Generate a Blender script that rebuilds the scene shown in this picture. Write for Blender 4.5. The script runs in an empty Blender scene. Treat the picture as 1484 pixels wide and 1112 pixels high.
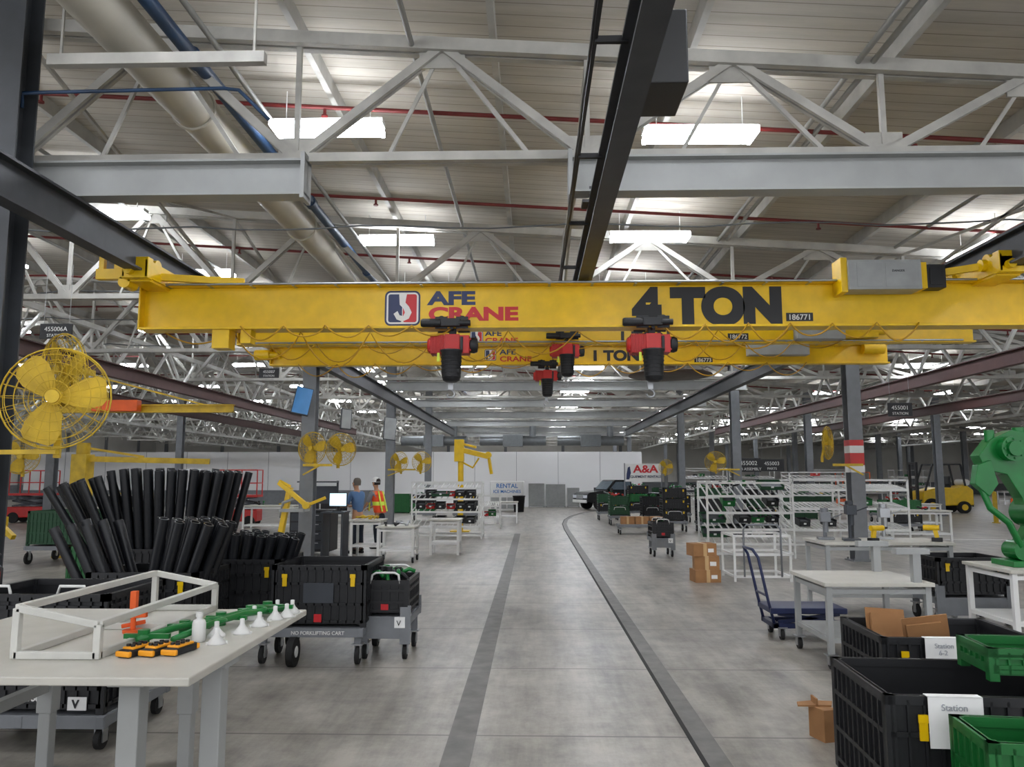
import bpy, math, random
from mathutils import Vector, Matrix, Quaternion
random.seed(7)
COL=bpy.context.scene.collection
pi=math.pi
KIDS={}
# ---------------------------------------------------------------- materials
def hx(h):
    c=[int(h[i:i+2],16)/255 for i in (0,2,4)]
    return tuple(x/12.92 if x<=.04045 else ((x+.055)/1.055)**2.4 for x in c)
MATS={}
def M(name,h=None,rough=.5,metal=0,var=.12,scale=6,emit=0,bump=0):
    if name in MATS: return MATS[name]
    m=bpy.data.materials.new(name); m.use_nodes=True
    nt=m.node_tree; N=nt.nodes; L=nt.links
    p=N['Principled BSDF']; c=hx(h)
    p.inputs['Roughness'].default_value=rough; p.inputs['Metallic'].default_value=metal
    tc=N.new('ShaderNodeTexCoord'); no=N.new('ShaderNodeTexNoise'); no.inputs['Scale'].default_value=scale; no.inputs['Detail'].default_value=4
    L.new(tc.outputs['Object'],no.inputs['Vector'])
    cr=N.new('ShaderNodeValToRGB'); cr.color_ramp.elements[0].position=.3; cr.color_ramp.elements[1].position=.75
    cr.color_ramp.elements[0].color=(*[x*(1-var) for x in c],1); cr.color_ramp.elements[1].color=(*[min(1,x*(1+var*.6)) for x in c],1)
    L.new(no.outputs['Fac'],cr.inputs['Fac']); L.new(cr.outputs['Color'],p.inputs['Base Color'])
    if bump:
        bu=N.new('ShaderNodeBump'); bu.inputs['Strength'].default_value=bump; bu.inputs['Distance'].default_value=.01
        L.new(no.outputs['Fac'],bu.inputs['Height']); L.new(bu.outputs['Normal'],p.inputs['Normal'])
    if emit:
        p.inputs['Emission Color'].default_value=(*c,1); p.inputs['Emission Strength'].default_value=emit
    MATS[name]=m; return m
YEL=M('crane_yellow_paint','E6BC00',.35); YEL2=M('yellow_paint_old','C8A61E',.5,var=.25)
BLK=M('black_plastic','17181B',.5); BLK2=M('black_rubber','101010',.75); DGR=M('dark_grey_steel','3C4046',.5,.2)
GRY=M('grey_paint','777A7E',.5); LGR=M('light_grey_paint','9C9E9C',.5,var=.15,scale=2); WHT=M('white_paint','DADAD7',.45,var=.05)
CRM=M('truss_paint','A9A7A0',.6,var=.25,scale=3); RED=M('red_paint','BE1C16',.4); DRED=M('sprinkler_red','6E1F1D',.5,var=.2)
WTR=M('white_truss_paint','D6D6D2',.6,var=.15,scale=3)
GRN=M('green_plastic','0E6429',.45); DGN=M('dark_green_plastic','1C4A2C',.55); GRM=M('green_machine_paint','09702D',.3)
BLU=M('blue_paint','2B6CB0',.45,var=.2); NAVY=M('navy_paint','18234A',.4); ORG=M('orange_plastic','E05A14',.45)
CARD=M('cardboard','9C7148',.85,var=.15); STEEL=M('bare_steel','A9ABAD',.35,.9); PAPER=M('white_paper','E6E6E4',.7,var=.03)
BRN=M('brown_enamel','4A3A30',.5); SKIN=M('skin','B98868',.5,var=.05); HAIR=M('dark_hair','241A14',.7)
SHIRT=M('blue_cotton','56769E',.9); PANTS=M('dark_denim','202733',.9); VEST=M('hi_vis_orange','F0521C',.7); LIME=M('hi_vis_lime','D6E84A',.6)
CHAR=M('charcoal_steel','3A3C40',.5,.1,var=.2); DUCT=M('duct_cream','B1AC9E',.5,var=.12,scale=2); BOXG=M('control_box_grey','9A9D9C',.45)
LOGOR=M('logo_red','C01C24',.45,var=.02); LOGOB=M('logo_navy','1B2A55',.45,var=.02); GLASS=M('dark_glass','20262B',.1,var=.05)
SCR=M('screen_glow','BFE0F5',.3,var=.05,emit=.9); LAMP=M('fluorescent_lamp','F4F8FF',.5,var=0,emit=16); TBL=M('table_laminate','BDBAB0',.4,var=.08)
TUBE=M('black_foam_tube','17191D',.38,var=.2)
# ---------------------------------------------------------------- builder
def basis(d,up=Vector((0,0,1))):
    d=d.normalized()
    if abs(d.dot(up))>.995: up=Vector((0,1,0))
    s=d.cross(up).normalized(); u=s.cross(d); return s,u
class B:
    def __init__(s): s.v=[];s.f=[];s.m=[];s.sm=[]
    def add(s,vs,fs,m=0,smooth=False):
        o=len(s.v); s.v+=[tuple(v) for v in vs]
        for f in fs: s.f.append(tuple(i+o for i in f)); s.m.append(m); s.sm.append(smooth)
        return s
    def bx(s,x0,x1,y0,y1,z0,z1,m=0,R=None):
        vs=[Vector((x,y,z)) for z in (z0,z1) for y in (y0,y1) for x in (x0,x1)]
        if R:
            c=Vector(((x0+x1)/2,(y0+y1)/2,(z0+z1)/2)); vs=[c+R@(v-c) for v in vs]
        return s.add(vs,[(0,2,3,1),(4,5,7,6),(0,1,5,4),(2,6,7,3),(0,4,6,2),(1,3,7,5)],m)
    def bar(s,p0,p1,w,h=None,m=0):
        h=h or w; p0=Vector(p0);p1=Vector(p1); a,u=basis(p1-p0)
        vs=[p+a*i*w/2+u*j*h/2 for p in (p0,p1) for i,j in ((-1,-1),(1,-1),(1,1),(-1,1))]
        return s.add(vs,[(0,1,2,3),(7,6,5,4),(0,4,5,1),(1,5,6,2),(2,6,7,3),(3,7,4,0)],m)
    def ib(s,p0,p1,dep,wid,tf=.02,tw=.015,m=0):
        p0=Vector(p0);p1=Vector(p1); a,u=basis(p1-p0)
        s.bar(p0+u*(dep/2-tf/2),p1+u*(dep/2-tf/2),wid,tf,m); s.bar(p0-u*(dep/2-tf/2),p1-u*(dep/2-tf/2),wid,tf,m)
        return s.bar(p0,p1,tw,dep-2*tf,m)
    def cyl(s,p0,p1,r,n=16,m=0,r2=None,cap=True):
        r2=r if r2 is None else r2; p0=Vector(p0);p1=Vector(p1); a,u=basis(p1-p0)
        vs=[]
        for p,rr in ((p0,r),(p1,r2)):
            for i in range(n):
                t=2*pi*i/n; vs.append(p+(a*math.cos(t)+u*math.sin(t))*rr)
        s.add(vs,[(i,(i+1)%n,n+(i+1)%n,n+i) for i in range(n)],m,True)
        if cap: s.add(vs,[tuple(range(n))[::-1],tuple(range(n,2*n))],m)
        return s
    def tube(s,pts,r,n=8,m=0,closed=False):
        P=[Vector(p) for p in pts]; K=len(P); vs=[]; prev=None
        for i,p in enumerate(P):
            if closed: d=P[(i+1)%K]-P[i-1]
            else: d=P[min(i+1,K-1)]-P[max(i-1,0)]
            d.normalize()
            if prev is None: a,u=basis(d)
            else: a=(prev-d*prev.dot(d)).normalized()
            prev=a; u=d.cross(a)
            for k in range(n):
                t=2*pi*k/n; vs.append(p+(a*math.cos(t)+u*math.sin(t))*r)
        fs=[]
        for i in range(K if closed else K-1):
            j=(i+1)%K
            for k in range(n): fs.append((i*n+k,i*n+(k+1)%n,j*n+(k+1)%n,j*n+k))
        if not closed: fs+= [tuple(range(n))[::-1],tuple(range((K-1)*n,K*n))]
        return s.add(vs,fs,m,True)
    def ring(s,c,ax,R,r,n=32,k=6,m=0):
        c=Vector(c); a,u=basis(Vector(ax))
        return s.tube([c+(a*math.cos(2*pi*i/n)+u*math.sin(2*pi*i/n))*R for i in range(n)],r,k,m,True)
    def lathe(s,prof,c=(0,0,0),ax=(0,0,1),n=24,m=0):
        c=Vector(c); ax=Vector(ax).normalized(); a,u=basis(ax); vs=[];K=len(prof)
        for r,z in prof:
            for i in range(n):
                t=2*pi*i/n; vs.append(c+ax*z+(a*math.cos(t)+u*math.sin(t))*max(r,.0005))
        return s.add(vs,[(i*n+k,i*n+(k+1)%n,(i+1)*n+(k+1)%n,(i+1)*n+k) for i in range(K-1) for k in range(n)],m,True)
    def ball(s,c,r,n=14,m=0,sz=1):
        return s.lathe([(r*math.sin(pi*i/8),-r*sz*math.cos(pi*i/8)) for i in range(9)],c,n=n,m=m)
    def prism(s,poly,axis,a0,a1,m=0):
        n=len(poly)
        def pt(p,a): return (p[0],a,p[1]) if axis=='y' else ((a,p[0],p[1]) if axis=='x' else (p[0],p[1],a))
        vs=[pt(p,a) for a in (a0,a1) for p in poly]
        return s.add(vs,[tuple(range(n)),tuple(range(n,2*n))[::-1]]+[(i,n+i,n+(i+1)%n,(i+1)%n) for i in range(n)],m)
    def ribbon(s,pts,w,z0,z1,m=0):
        L_=[];R_=[]
        for i,p in enumerate(pts):
            a=Vector(pts[max(i-1,0)]);c=Vector(pts[min(i+1,len(pts)-1)]); d=(c-a).normalized(); nrm=Vector((d.y,-d.x))
            L_.append(Vector(p)-nrm*w/2); R_.append(Vector(p)+nrm*w/2)
        for i in range(len(pts)-1):
            q=[L_[i],R_[i],R_[i+1],L_[i+1]]; vs=[(v.x,v.y,z) for z in (z0,z1) for v in q]
            s.add(vs,[(0,3,2,1),(4,5,6,7),(0,1,5,4),(1,2,6,5),(2,3,7,6),(3,0,4,7)],m)
        return s
    def mesh(s,name,mats):
        me=bpy.data.meshes.new(name); me.from_pydata(s.v,[],s.f)
        for m in mats: me.materials.append(m)
        me.polygons.foreach_set('material_index',s.m); me.polygons.foreach_set('use_smooth',s.sm); me.update()
        import bmesh
        bm=bmesh.new(); bm.from_mesh(me); bmesh.ops.recalc_face_normals(bm,faces=bm.faces); bm.to_mesh(me); bm.free()
        return me
def link(o,par=None):
    COL.objects.link(o)
    if par is not None: o.parent=par; KIDS.setdefault(par.name,[]).append(o)
    return o
def tag(o,label,cat,group=None,kind=None):
    if label: o['label']=label
    if cat: o['category']=cat
    if group: o['group']=group
    if kind: o['kind']=kind
    return o
def thing(name,label,cat,loc=(0,0,0),rz=0,group=None):
    o=bpy.data.objects.new(name,None); o.empty_display_size=.1; link(o); o.location=loc; o.rotation_euler=(0,0,rz)
    return tag(o,label,cat,group)
def part(b,name,par,mats,label=None,bevel=0,loc=None,rot=None):
    if not isinstance(mats,(list,tuple)): mats=[mats]
    o=bpy.data.objects.new(name,b.mesh(name,mats)); link(o,par)
    if loc: o.location=loc
    if rot: o.rotation_euler=rot
    if label: o['label']=label
    if bevel:
        md=o.modifiers.new('bevel','BEVEL'); md.width=bevel; md.segments=2; md.limit_method='ANGLE'
    return o
def solo(b,name,mats,label,cat,loc=(0,0,0),rz=0,group=None,bevel=0,kind=None):
    o=part(b,name,None,mats,bevel=bevel); o.location=loc; o.rotation_euler=(0,0,rz)
    return tag(o,label,cat,group,kind)
def clone(src,loc,rz=0,label=None,rot=None):
    def rec(o,par):
        n=o.copy(); link(n,par)
        for k in KIDS.get(o.name,[]): rec(k,n)
        return n
    n=rec(src,None); n.location=loc; n.rotation_euler=rot if rot else (0,0,rz)
    if label: n['label']=label
    return n
def txt(s,size,par,mat,loc,rot=(pi/2,0,0),off=0,sx=1,name='lettering',al='LEFT',ext=.002):
    cu=bpy.data.curves.new('t','FONT'); cu.body=s; cu.size=size; cu.offset=off; cu.extrude=ext; cu.align_x=al
    o=bpy.data.objects.new('t',cu); COL.objects.link(o); bpy.context.view_layer.update()
    me=bpy.data.meshes.new_from_object(o.evaluated_get(bpy.context.evaluated_depsgraph_get()))
    bpy.data.objects.remove(o); me.materials.clear(); me.materials.append(mat)
    for p in me.polygons: p.material_index=0
    n=bpy.data.objects.new(name,me); link(n,par); n.location=loc; n.rotation_euler=rot; n.scale=(sx,1,1); return n
# ---------------------------------------------------------------- camera
cam=bpy.data.cameras.new('camera'); co=bpy.data.objects.new('camera',cam); COL.objects.link(co)
co.location=(0,0,1.7); co.rotation_euler=(math.radians(90+6.86),0,math.radians(1.52)); cam.sensor_width=36; cam.lens=27.41; cam.clip_end=300
bpy.context.scene.camera=co
w=bpy.data.worlds.new('world'); bpy.context.scene.world=w; w.use_nodes=True
w.node_tree.nodes['Background'].inputs[0].default_value=(.93,.95,1,1); w.node_tree.nodes['Background'].inputs[1].default_value=.9
vs=bpy.context.scene.view_settings
vs.view_transform='Standard'; vs.exposure=.85
# ---------------------------------------------------------------- structure
def rz_(x): return -.065*max(-12,min(12,x))
fm=bpy.data.materials.new('concrete_floor'); fm.use_nodes=True
nt=fm.node_tree;N=nt.nodes;L=nt.links;p=N['Principled BSDF']
tc=N.new('ShaderNodeTexCoord')
def noise(sc,det,rough=.6,mapscale=None):
    n=N.new('ShaderNodeTexNoise'); n.inputs['Scale'].default_value=sc; n.inputs['Detail'].default_value=det; n.inputs['Roughness'].default_value=rough
    if mapscale:
        mp=N.new('ShaderNodeMapping'); mp.inputs['Scale'].default_value=mapscale; L.new(tc.outputs['Object'],mp.inputs['Vector']); L.new(mp.outputs['Vector'],n.inputs['Vector'])
    else: L.new(tc.outputs['Object'],n.inputs['Vector'])
    return n
n1=noise(.55,10,.72); n2=noise(2.3,10,.75); n3=noise(1.5,8,.7,(2.4,.3,1))
ma=N.new('ShaderNodeMath'); ma.operation='ADD'; L.new(n1.outputs['Fac'],ma.inputs[0]); L.new(n2.outputs['Fac'],ma.inputs[1])
mb=N.new('ShaderNodeMath'); mb.operation='ADD'; L.new(ma.outputs[0],mb.inputs[0]); L.new(n3.outputs['Fac'],mb.inputs[1])
m2=N.new('ShaderNodeMath'); m2.operation='MULTIPLY'; m2.inputs[1].default_value=.333; L.new(mb.outputs[0],m2.inputs[0])
cr=N.new('ShaderNodeValToRGB'); L.new(m2.outputs[0],cr.inputs['Fac'])
e=cr.color_ramp.elements; e[0].position=.41; e[0].color=(*hx('66625C'),1); e[1].position=.57; e[1].color=(*hx('A5A096'),1)
sep=N.new('ShaderNodeSeparateXYZ'); L.new(tc.outputs['Object'],sep.inputs[0])
def joint(out,per,wd,off=0):
    a=N.new('ShaderNodeMath');a.operation='ADD';a.inputs[1].default_value=off;L.new(out,a.inputs[0])
    d=N.new('ShaderNodeMath');d.operation='DIVIDE';d.inputs[1].default_value=per;L.new(a.outputs[0],d.inputs[0])
    f=N.new('ShaderNodeMath');f.operation='FRACT';L.new(d.outputs[0],f.inputs[0])
    l=N.new('ShaderNodeMath');l.operation='LESS_THAN';l.inputs[1].default_value=wd/per;L.new(f.outputs[0],l.inputs[0]);return l
j1=joint(sep.outputs['Y'],1.83,.024,.1)
mix=N.new('ShaderNodeMix');mix.data_type='RGBA';mix.inputs['B'].default_value=(*hx('4E4B47'),1)
jf=N.new('ShaderNodeMath');jf.operation='MULTIPLY';jf.inputs[1].default_value=.8;L.new(j1.outputs[0],jf.inputs[0])
L.new(jf.outputs[0],mix.inputs['Factor']);L.new(cr.outputs['Color'],mix.inputs['A']);L.new(mix.outputs['Result'],p.inputs['Base Color'])
rr=N.new('ShaderNodeMapRange');rr.inputs['To Min'].default_value=.2;rr.inputs['To Max'].default_value=.55;L.new(n1.outputs['Fac'],rr.inputs['Value']);L.new(rr.outputs[0],p.inputs['Roughness'])
solo(B().bx(-40,45,-3,82,-.2,0),'floor',fm,None,None,kind='structure')
STRIP=M('strip_asphalt','6C6A66',.55,var=.3,scale=7); GROOVE=M('groove_black','1E1D1C',.8)
solo(B().bx(-.56,-.38,-2,24,0,.003),'trim_1',STRIP,None,None,kind='structure')
pth=[(1.11,-2),(1.11,26),(1.16,29),(1.35,32),(1.75,35),(2.4,38),(3.4,41),(4.8,43.6)]
solo(B().ribbon(pth,.14,0,.003).ribbon([(x-.085,y) for x,y in pth],.028,0,.005,1),'trim_2',[STRIP,GROOVE],None,None,kind='structure')
solo(B().bx(8,30,22,22.12,0,.003),'trim_3',WHT,None,None,kind='structure')
# ceiling deck
dm=bpy.data.materials.new('roof_deck_boards'); dm.use_nodes=True
nt=dm.node_tree;N=nt.nodes;L=nt.links;p=N['Principled BSDF'];tc=N.new('ShaderNodeTexCoord')
sep=N.new('ShaderNodeSeparateXYZ'); L.new(tc.outputs['Object'],sep.inputs[0])
n1=noise(1.2,6,.7,(.4,3,1)); cr=N.new('ShaderNodeValToRGB'); L.new(n1.outputs['Fac'],cr.inputs['Fac'])
e=cr.color_ramp.elements; e[0].position=.3; e[0].color=(*hx('A39D92'),1); e[1].position=.7; e[1].color=(*hx('BDB7AB'),1)
j1=joint(sep.outputs['Y'],.2,.012); mix=N.new('ShaderNodeMix');mix.data_type='RGBA';mix.inputs['B'].default_value=(*hx('837D72'),1)
L.new(j1.outputs[0],mix.inputs['Factor']);L.new(cr.outputs['Color'],mix.inputs['A']);L.new(mix.outputs['Result'],p.inputs['Base Color']);p.inputs['Roughness'].default_value=.85
b=B(); xs=[-40,-12,12,45]
b.prism([(x,6.35+rz_(x)) for x in xs]+[(x,6.5+rz_(x)) for x in xs[::-1]],'y',-3,82)
solo(b,'ceiling',dm,None,None,kind='structure')
WALLM=M('wall_paint_pale','D2D0CA',.8,var=.12,scale=.5); PWALL=M('partition_white','E8E8E8',.7,var=.03,scale=.3)
def pilasters(b,axis,a0,a1,c,step,th):
    n=int((a1-a0)/step)
    for i in range(n+1):
        q=a0+i*step
        if axis=='y': b.bx(c-th,c+th,q,q+.3,0,5.5,1)
        else: b.bx(q,q+.3,c-th,c+th,0,5.5,1)
b=B().bx(-40.2,-40,-3,82,0,7.3); pilasters(b,'y',0,80,-39.95,6,.1); b.bx(-40,-39.97,-3,82,0,1.1,1); solo(b,'wall_left',[WALLM,GRY],None,None,kind='structure')
b=B().bx(45,45.2,-3,82,0,7.3); pilasters(b,'y',0,80,44.95,6,.1); b.bx(44.97,45,-3,82,0,1.1,1); solo(b,'wall_right',[WALLM,GRY],None,None,kind='structure')
b=B().bx(-40,45,82,82.2,0,7.3); pilasters(b,'x',-39,44,81.9,6,.1); b.bx(-40,45,81.95,82,0,1.2,1); solo(b,'wall_back',[WALLM,GRY],None,None,kind='structure')
b=B().bx(-30,6.3,45.5,45.7,0,3.17); b.bx(-30,-9,45.42,45.5,0,.95,1)
for i in range(15): b.bx(-30+i*2.42,-29.98+i*2.42,45.49,45.5,0,3.17,1)
solo(b,'wall_far',[PWALL,GRY],None,None,kind='structure')
for i,x in enumerate((-6,-1.2,3.5)):
    solo(B().cyl((-2,0,0),(2,0,0),.3,18).bx(-.6,.6,-.5,.5,-.35,.35).cyl((1.2,0,0),(1.2,0,1.5),.2,14),'ventilation_unit',M('galvanised_steel','74787A',.4,.6),'galvanised ventilation unit with round duct above the white partition','duct',(x,47.5,3.9),group='ventilation units')
# purlins
for i in range(34):
    x=-33.2+2.05*i; zz=6.25+rz_(x)
    if i==0:
        base=solo(B().bar((0,-2,0),(0,81,0),.07,.2),'roof_purlin',CRM,'pale painted steel purlin under the board roof deck','purlin',(x,0,zz),group='roof purlins')
    else: clone(base,(x,0,zz))
# trusses
def truss():
    b=B(); z0=4.84
    def zt(x): return 5.95+rz_(x)
    for a,c in ((-34,-12),(-12,12),(12,41)):
        b.bar((a,-.06,zt(a)),(c,-.06,zt(c)),.08,.13); b.bar((a,.06,zt(a)),(c,.06,zt(c)),.08,.13)
    b.bar((-34,-.05,z0),(41,-.05,z0),.07,.09); b.bar((-34,.05,z0),(41,.05,z0),.07,.09)
    k=-12
    while k<14:
        x=.55+2.9*k
        for dy in (-.035,.035):
            b.bar((x,dy,z0),(x-1.45,dy,zt(x-1.45)),.04,.085); b.bar((x,dy,z0),(x+1.45,dy,zt(x+1.45)),.04,.085)
        b.bar((x,0,z0),(x,0,zt(x)),.05,.05)
        b.bar((x-1.45,0,zt(x-1.45)),(x-.55,0,z0),.04,.04)
        b.bar((x-1.45,.02,zt(x-1.45)),(x-2.0,.02,z0),.035,.035)
        b.bx(x-.18,x+.18,-.012,.012,z0-.02,z0+.22); b.bx(x-1.68,x-1.22,-.012,.012,zt(x-1.45)-.22,zt(x-1.45))
        for q in (-.12,0,.12): b.cyl((x+q,-.016,z0+.08),(x+q,.016,z0+.08),.012,6)
        if k%2==0: b.bar((x,0,z0+.05),(x,5.8,zt(x)-.05),.04,.04); b.bar((x,0,zt(x)-.05),(x,5.8,z0+.05),.04,.04)
        k+=1
    return b
TR=[7.4+5.8*k for k in range(13)]
t0=solo(truss(),'roof_truss',CRM,'pale grey riveted steel roof truss with diagonal webs','truss',(0,TR[0],0),group='roof trusses')
for y in TR[1:]: clone(t0,(0,y,0))
t1=None
for x in (10.8,16,22,33,-11,-15.5,-21,-27):
    b=B(); z0=4.5
    b.bar((0,2,z0),(0,80,z0),.12,.12); b.bar((0,2,5.45),(0,80,5.45),.12,.12)
    for i in range(39):
        y=2+2*i; b.bar((0,y,z0),(0,y+1,5.45),.07); b.bar((0,y+1,5.45),(0,y+2,z0),.07)
    if t1 is None: t1=solo(b,'lengthwise_truss',WTR,'white steel lattice girder running along the columns','truss',(x,0,0),group='lengthwise trusses')
    else: clone(t1,(x,0,0))
# support beams
solo(B().ib((-5,0,4.6),(-2.2,0,4.6),.36,.2).bx(-2.24,-2.2,-.12,.12,4.38,4.84),'support_beam',LGR,'light grey steel support beam bolted under the truss','beam',(0,7.3,0),group='support beams')
solo(B().ib((.35,0,4.6),(9,0,4.6),.36,.2).bx(.35,.39,-.12,.12,4.38,4.84),'support_beam',LGR,'light grey steel support beam bolted under the truss','beam',(0,7.3,0),group='support beams')
sb=None
for y in TR[1:9]:
    if sb is None: sb=solo(B().ib((-4.7,0,4.6),(6.8,0,4.6),.3,.2),'support_beam',LGR,'light grey steel support beam spanning between columns','beam',(0,y,0),group='support beams')
    else: clone(sb,(0,y,0))
# runways
solo(B().ib((0,-1,4.19),(0,44,4.19),.38,.17,.025),'runway_beam',CHAR,'dark grey steel crane runway beam beside the columns','beam',(-4.45,0,0),group='runway beams')
b=B().ib((0,-1,4.16),(0,18,4.16),.32,.16,.025)
for y in (3.2,7.3,13.2): b.bar((-.05,y,4.3),(-.05,y,4.5),.03); b.bar((.05,y,4.3),(.05,y,4.5),.03); b.bx(-.14,.14,y-.1,y+.1,4.31,4.34)
solo(b,'runway_beam',CHAR,'dark grey steel crane runway beam hung from the roof steel','beam',(.62,0,0),group='runway beams')
solo(B().ib((0,4,4.17),(0,44,4.17),.36,.17,.025).bar((.0,4,4.37),(0,44,4.37),.1,.02,1),'runway_beam',[CHAR,DRED],'dark grey crane runway beam with a reddish top edge','beam',(5.23,0,0),group='runway beams')
RUST=M('rust_red_steel','523532',.6)
for x in (-9.1,-12.4): solo(B().ib((0,7,4.0),(0,40,4.0),.3,.16),'runway_beam',RUST,'rust brown crane runway beam in the neighbouring bay','beam',(x,3 if x<-10 else 0,0),group='runway beams')
for x in (9.3,13.8): solo(B().ib((0,12,4.0),(0,40,4.0),.3,.16),'runway_beam',RUST,'rust brown crane runway beam in the neighbouring bay','beam',(x,0,0),group='runway beams')
b=B().bar((0,-1,4.32),(0,18,4.32),.03,.04).tube([(-.03,-1+i*.5,4.25-.03*(i%2)) for i in range(39)],.01,6)
for i in range(10): b.bar((0,1+i*1.7,4.3),(.2,1+i*1.7,4.3),.03,.04)
solo(b,'conductor_rail',BLK,'black conductor bar with cable on bracket arms beside the runway beam','electrical rail',(.38,0,0))
b=B().bx(-.14,.14,-.25,.25,-.26,.26).bx(-.1,.1,-.1,.1,.26,.34).bx(-.2,-.14,-.05,.05,0,.05)
solo(b,'junction_box',M('black_enamel','17181A',.4),'black electrical enclosure hung beside the runway beam','electrical box',(.9,5.15,4.55),bevel=.01)
# columns
def column(h=5.9,band=False):
    b=B()
    b.bx(-.14,.14,-.14,-.12,0,h).bx(-.14,.14,.12,.14,0,h).bx(-.012,.012,-.12,.12,0,h); b.bx(-.22,.22,-.22,.22,0,.025)
    for dx in (-.17,.17):
        for dy in (-.17,.17): b.cyl((dx,dy,.02),(dx,dy,.06),.018,6)
    if band:
        for a,c,m in ((1.8,1.95,1),(1.95,2.2,2),(2.2,2.35,1),(2.35,2.47,2)): b.bx(-.145,.145,-.145,.145,a,c,m)
    return b
solo(column(6.55),'steel_column',M('dark_column_paint','3E4145',.55),'dark steel H column standing beside the near workbench','column',(-4.98,7,0),group='building columns')
cA=solo(column(),'steel_column',GRY,'grey steel H column carrying the crane runway','column',(-4.75,16.5,0),group='building columns')
solo(column(band=True),'steel_column',[GRY,WHT,RED],'grey steel column with red and white reflective bands','column',(6.7,16.5,0),group='building columns')
for x in (-16.2,-27.6,18.1,29.6,40):
    for y in (16.5,26,35.5,45,54.5,64,73.5):
        if x<0 and y>44: continue
        clone(cA,(x,y,0))
for x in (-4.75,6.7):
    for y in (26,35.5,54.5,64):
        if x>0 or y<44: clone(cA,(x,y,0))
for x in (12.4,23.8,34.8):
    for y in (35.5,54.5,73.5): clone(cA,(x,y,0))
# ducts and pipes
b=B().cyl((0,0,0),(0,36,0),.23,24)
for i in range(9): b.ring((0,2+4*i,0),(0,1,0),.235,.02,24,6)
solo(b,'air_duct',DUCT,'large round cream painted duct running under the roof','duct',(-3.69,2,5.7))
b=B().cyl((0,0,0),(0,36,0),.07,14)
for i in range(9): b.cyl((0,1+4*i,0),(0,1.15+4*i,0),.09,14)
solo(b,'water_pipe',M('deep_blue_pipe','1C3C5E',.5,var=.5,scale=3),'blue painted pipe with couplings beside the duct','pipe',(-3.28,2,5.75))
pp=solo(B().cyl((0,0,0),(0,40,0),.03,10),'conduit_pipe',M('grey_pipe','8C8C88',.5),'thin grey conduit running under the roof deck','pipe',(-3.05,2,5.85),group='roof conduits')
for x,z in ((-1.2,6.0),(3.2,5.75),(3.35,5.75),(6.2,5.6),(8.6,5.5),(-6.8,6.2),(-9.5,6.3)): clone(pp,(x,2,z))
rp=None
for i,y in enumerate((8.9,12,15.4,18.9,22.5,27,32,38,46)):
    if rp is None:
        b=B()
        for a,c in ((-30,-12),(-12,12),(12,38)): b.cyl((a,0,rz_(a)),(c,0,rz_(c)),.027,8)
        for k in range(12): x=-20+k*3.5; b.cyl((x,0,rz_(x)),(x,0,rz_(x)-.1),.02,6); b.cyl((x,0,rz_(x)-.1),(x,0,rz_(x)-.12),.04,8)
        rp=solo(b,'sprinkler_pipe',DRED,'dark red sprinkler pipe with small heads under the roof','pipe',(0,y,5.98),group='sprinkler pipes')
    else: clone(rp,(0,y,5.98))
cw=None
for y,z in ((7.6,5.0),(10.6,5.75),(13.5,5.0),(16.8,5.8),(19.4,5.05)):
    pts=[]
    for k in range(-24,30): x=k*.6; pts.append((x,0,.03*math.sin(k*1.3)+.02*math.sin(k*3.1)))
    if cw is None: cw=solo(B().tube(pts,.012,6),'power_cable',M('cable_grey','55585A',.6),'thin grey power cable draped along the roof steel','cable',(0,y,z-.1),group='power cables')
    else: clone(cw,(0,y,min(z,5.2)))
solo(B().tube([(-4.9,0,-.15),(-4.9,0,0),(-2.95,0,0.02),(-2.8,0,0),(-2.5,0,-.3)],.018,8),'air_line',MATS['deep_blue_pipe'],'thin blue compressed air line bent around the truss','pipe',(0,7.0,5.38))
solo(B().bar((-4.2,0,0),(-2.3,0,0),.08,.1).bar((-4.1,0,.05),(-4.1,0,1.15),.02).bar((-2.4,0,.05),(-2.4,0,1.1),.02),'channel_strut',CRM,'pale steel channel strut hung on rods across the bay','strut',(0,6.3,5.3))
# ---------------------------------------------------------------- light fixtures
fx=thing('light_fixture','white high-bay fluorescent light fixture hung under the roof','light fixture',(-2.4,8.7,5.75),group='ceiling light fixtures')
b=B().bx(-.66,.66,-.09,.09,.06,.12)
for x in (-.5,.5): b.cyl((x,0,.12),(x,0,.5),.006,5)
part(b,'housing',fx,WHT)
b=B()
for y in (-.15,-.05,.05,.15): b.bx(-.63,.63,y-.03,y+.03,0,.05)
b.bx(-.64,-.6,-.19,.19,-.005,.06); b.bx(.6,.64,-.19,.19,-.005,.06)
part(b,'lamp',fx,LAMP)
Ls=[-34,-29.6,-22,-16.9,-11.9,-7.2,-2.4,1.95,7.3,12.2,16.9,22.5,31,36,42]
for x in Ls:
    for i in range(20):
        y=.9+3.9*i
        z=5.72+rz_(x)*.8
        if (abs(x)>10 and i%2) : continue
        if abs(x+2.4)<.1 and i==2: continue
        yy=y+ (.8 if x==-2.4 and i>2 else 0)
        clone(fx,(x,yy,z),rz=(pi/2 if x in(7.3,16.9) else 0)+random.uniform(-.03,.03))
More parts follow.
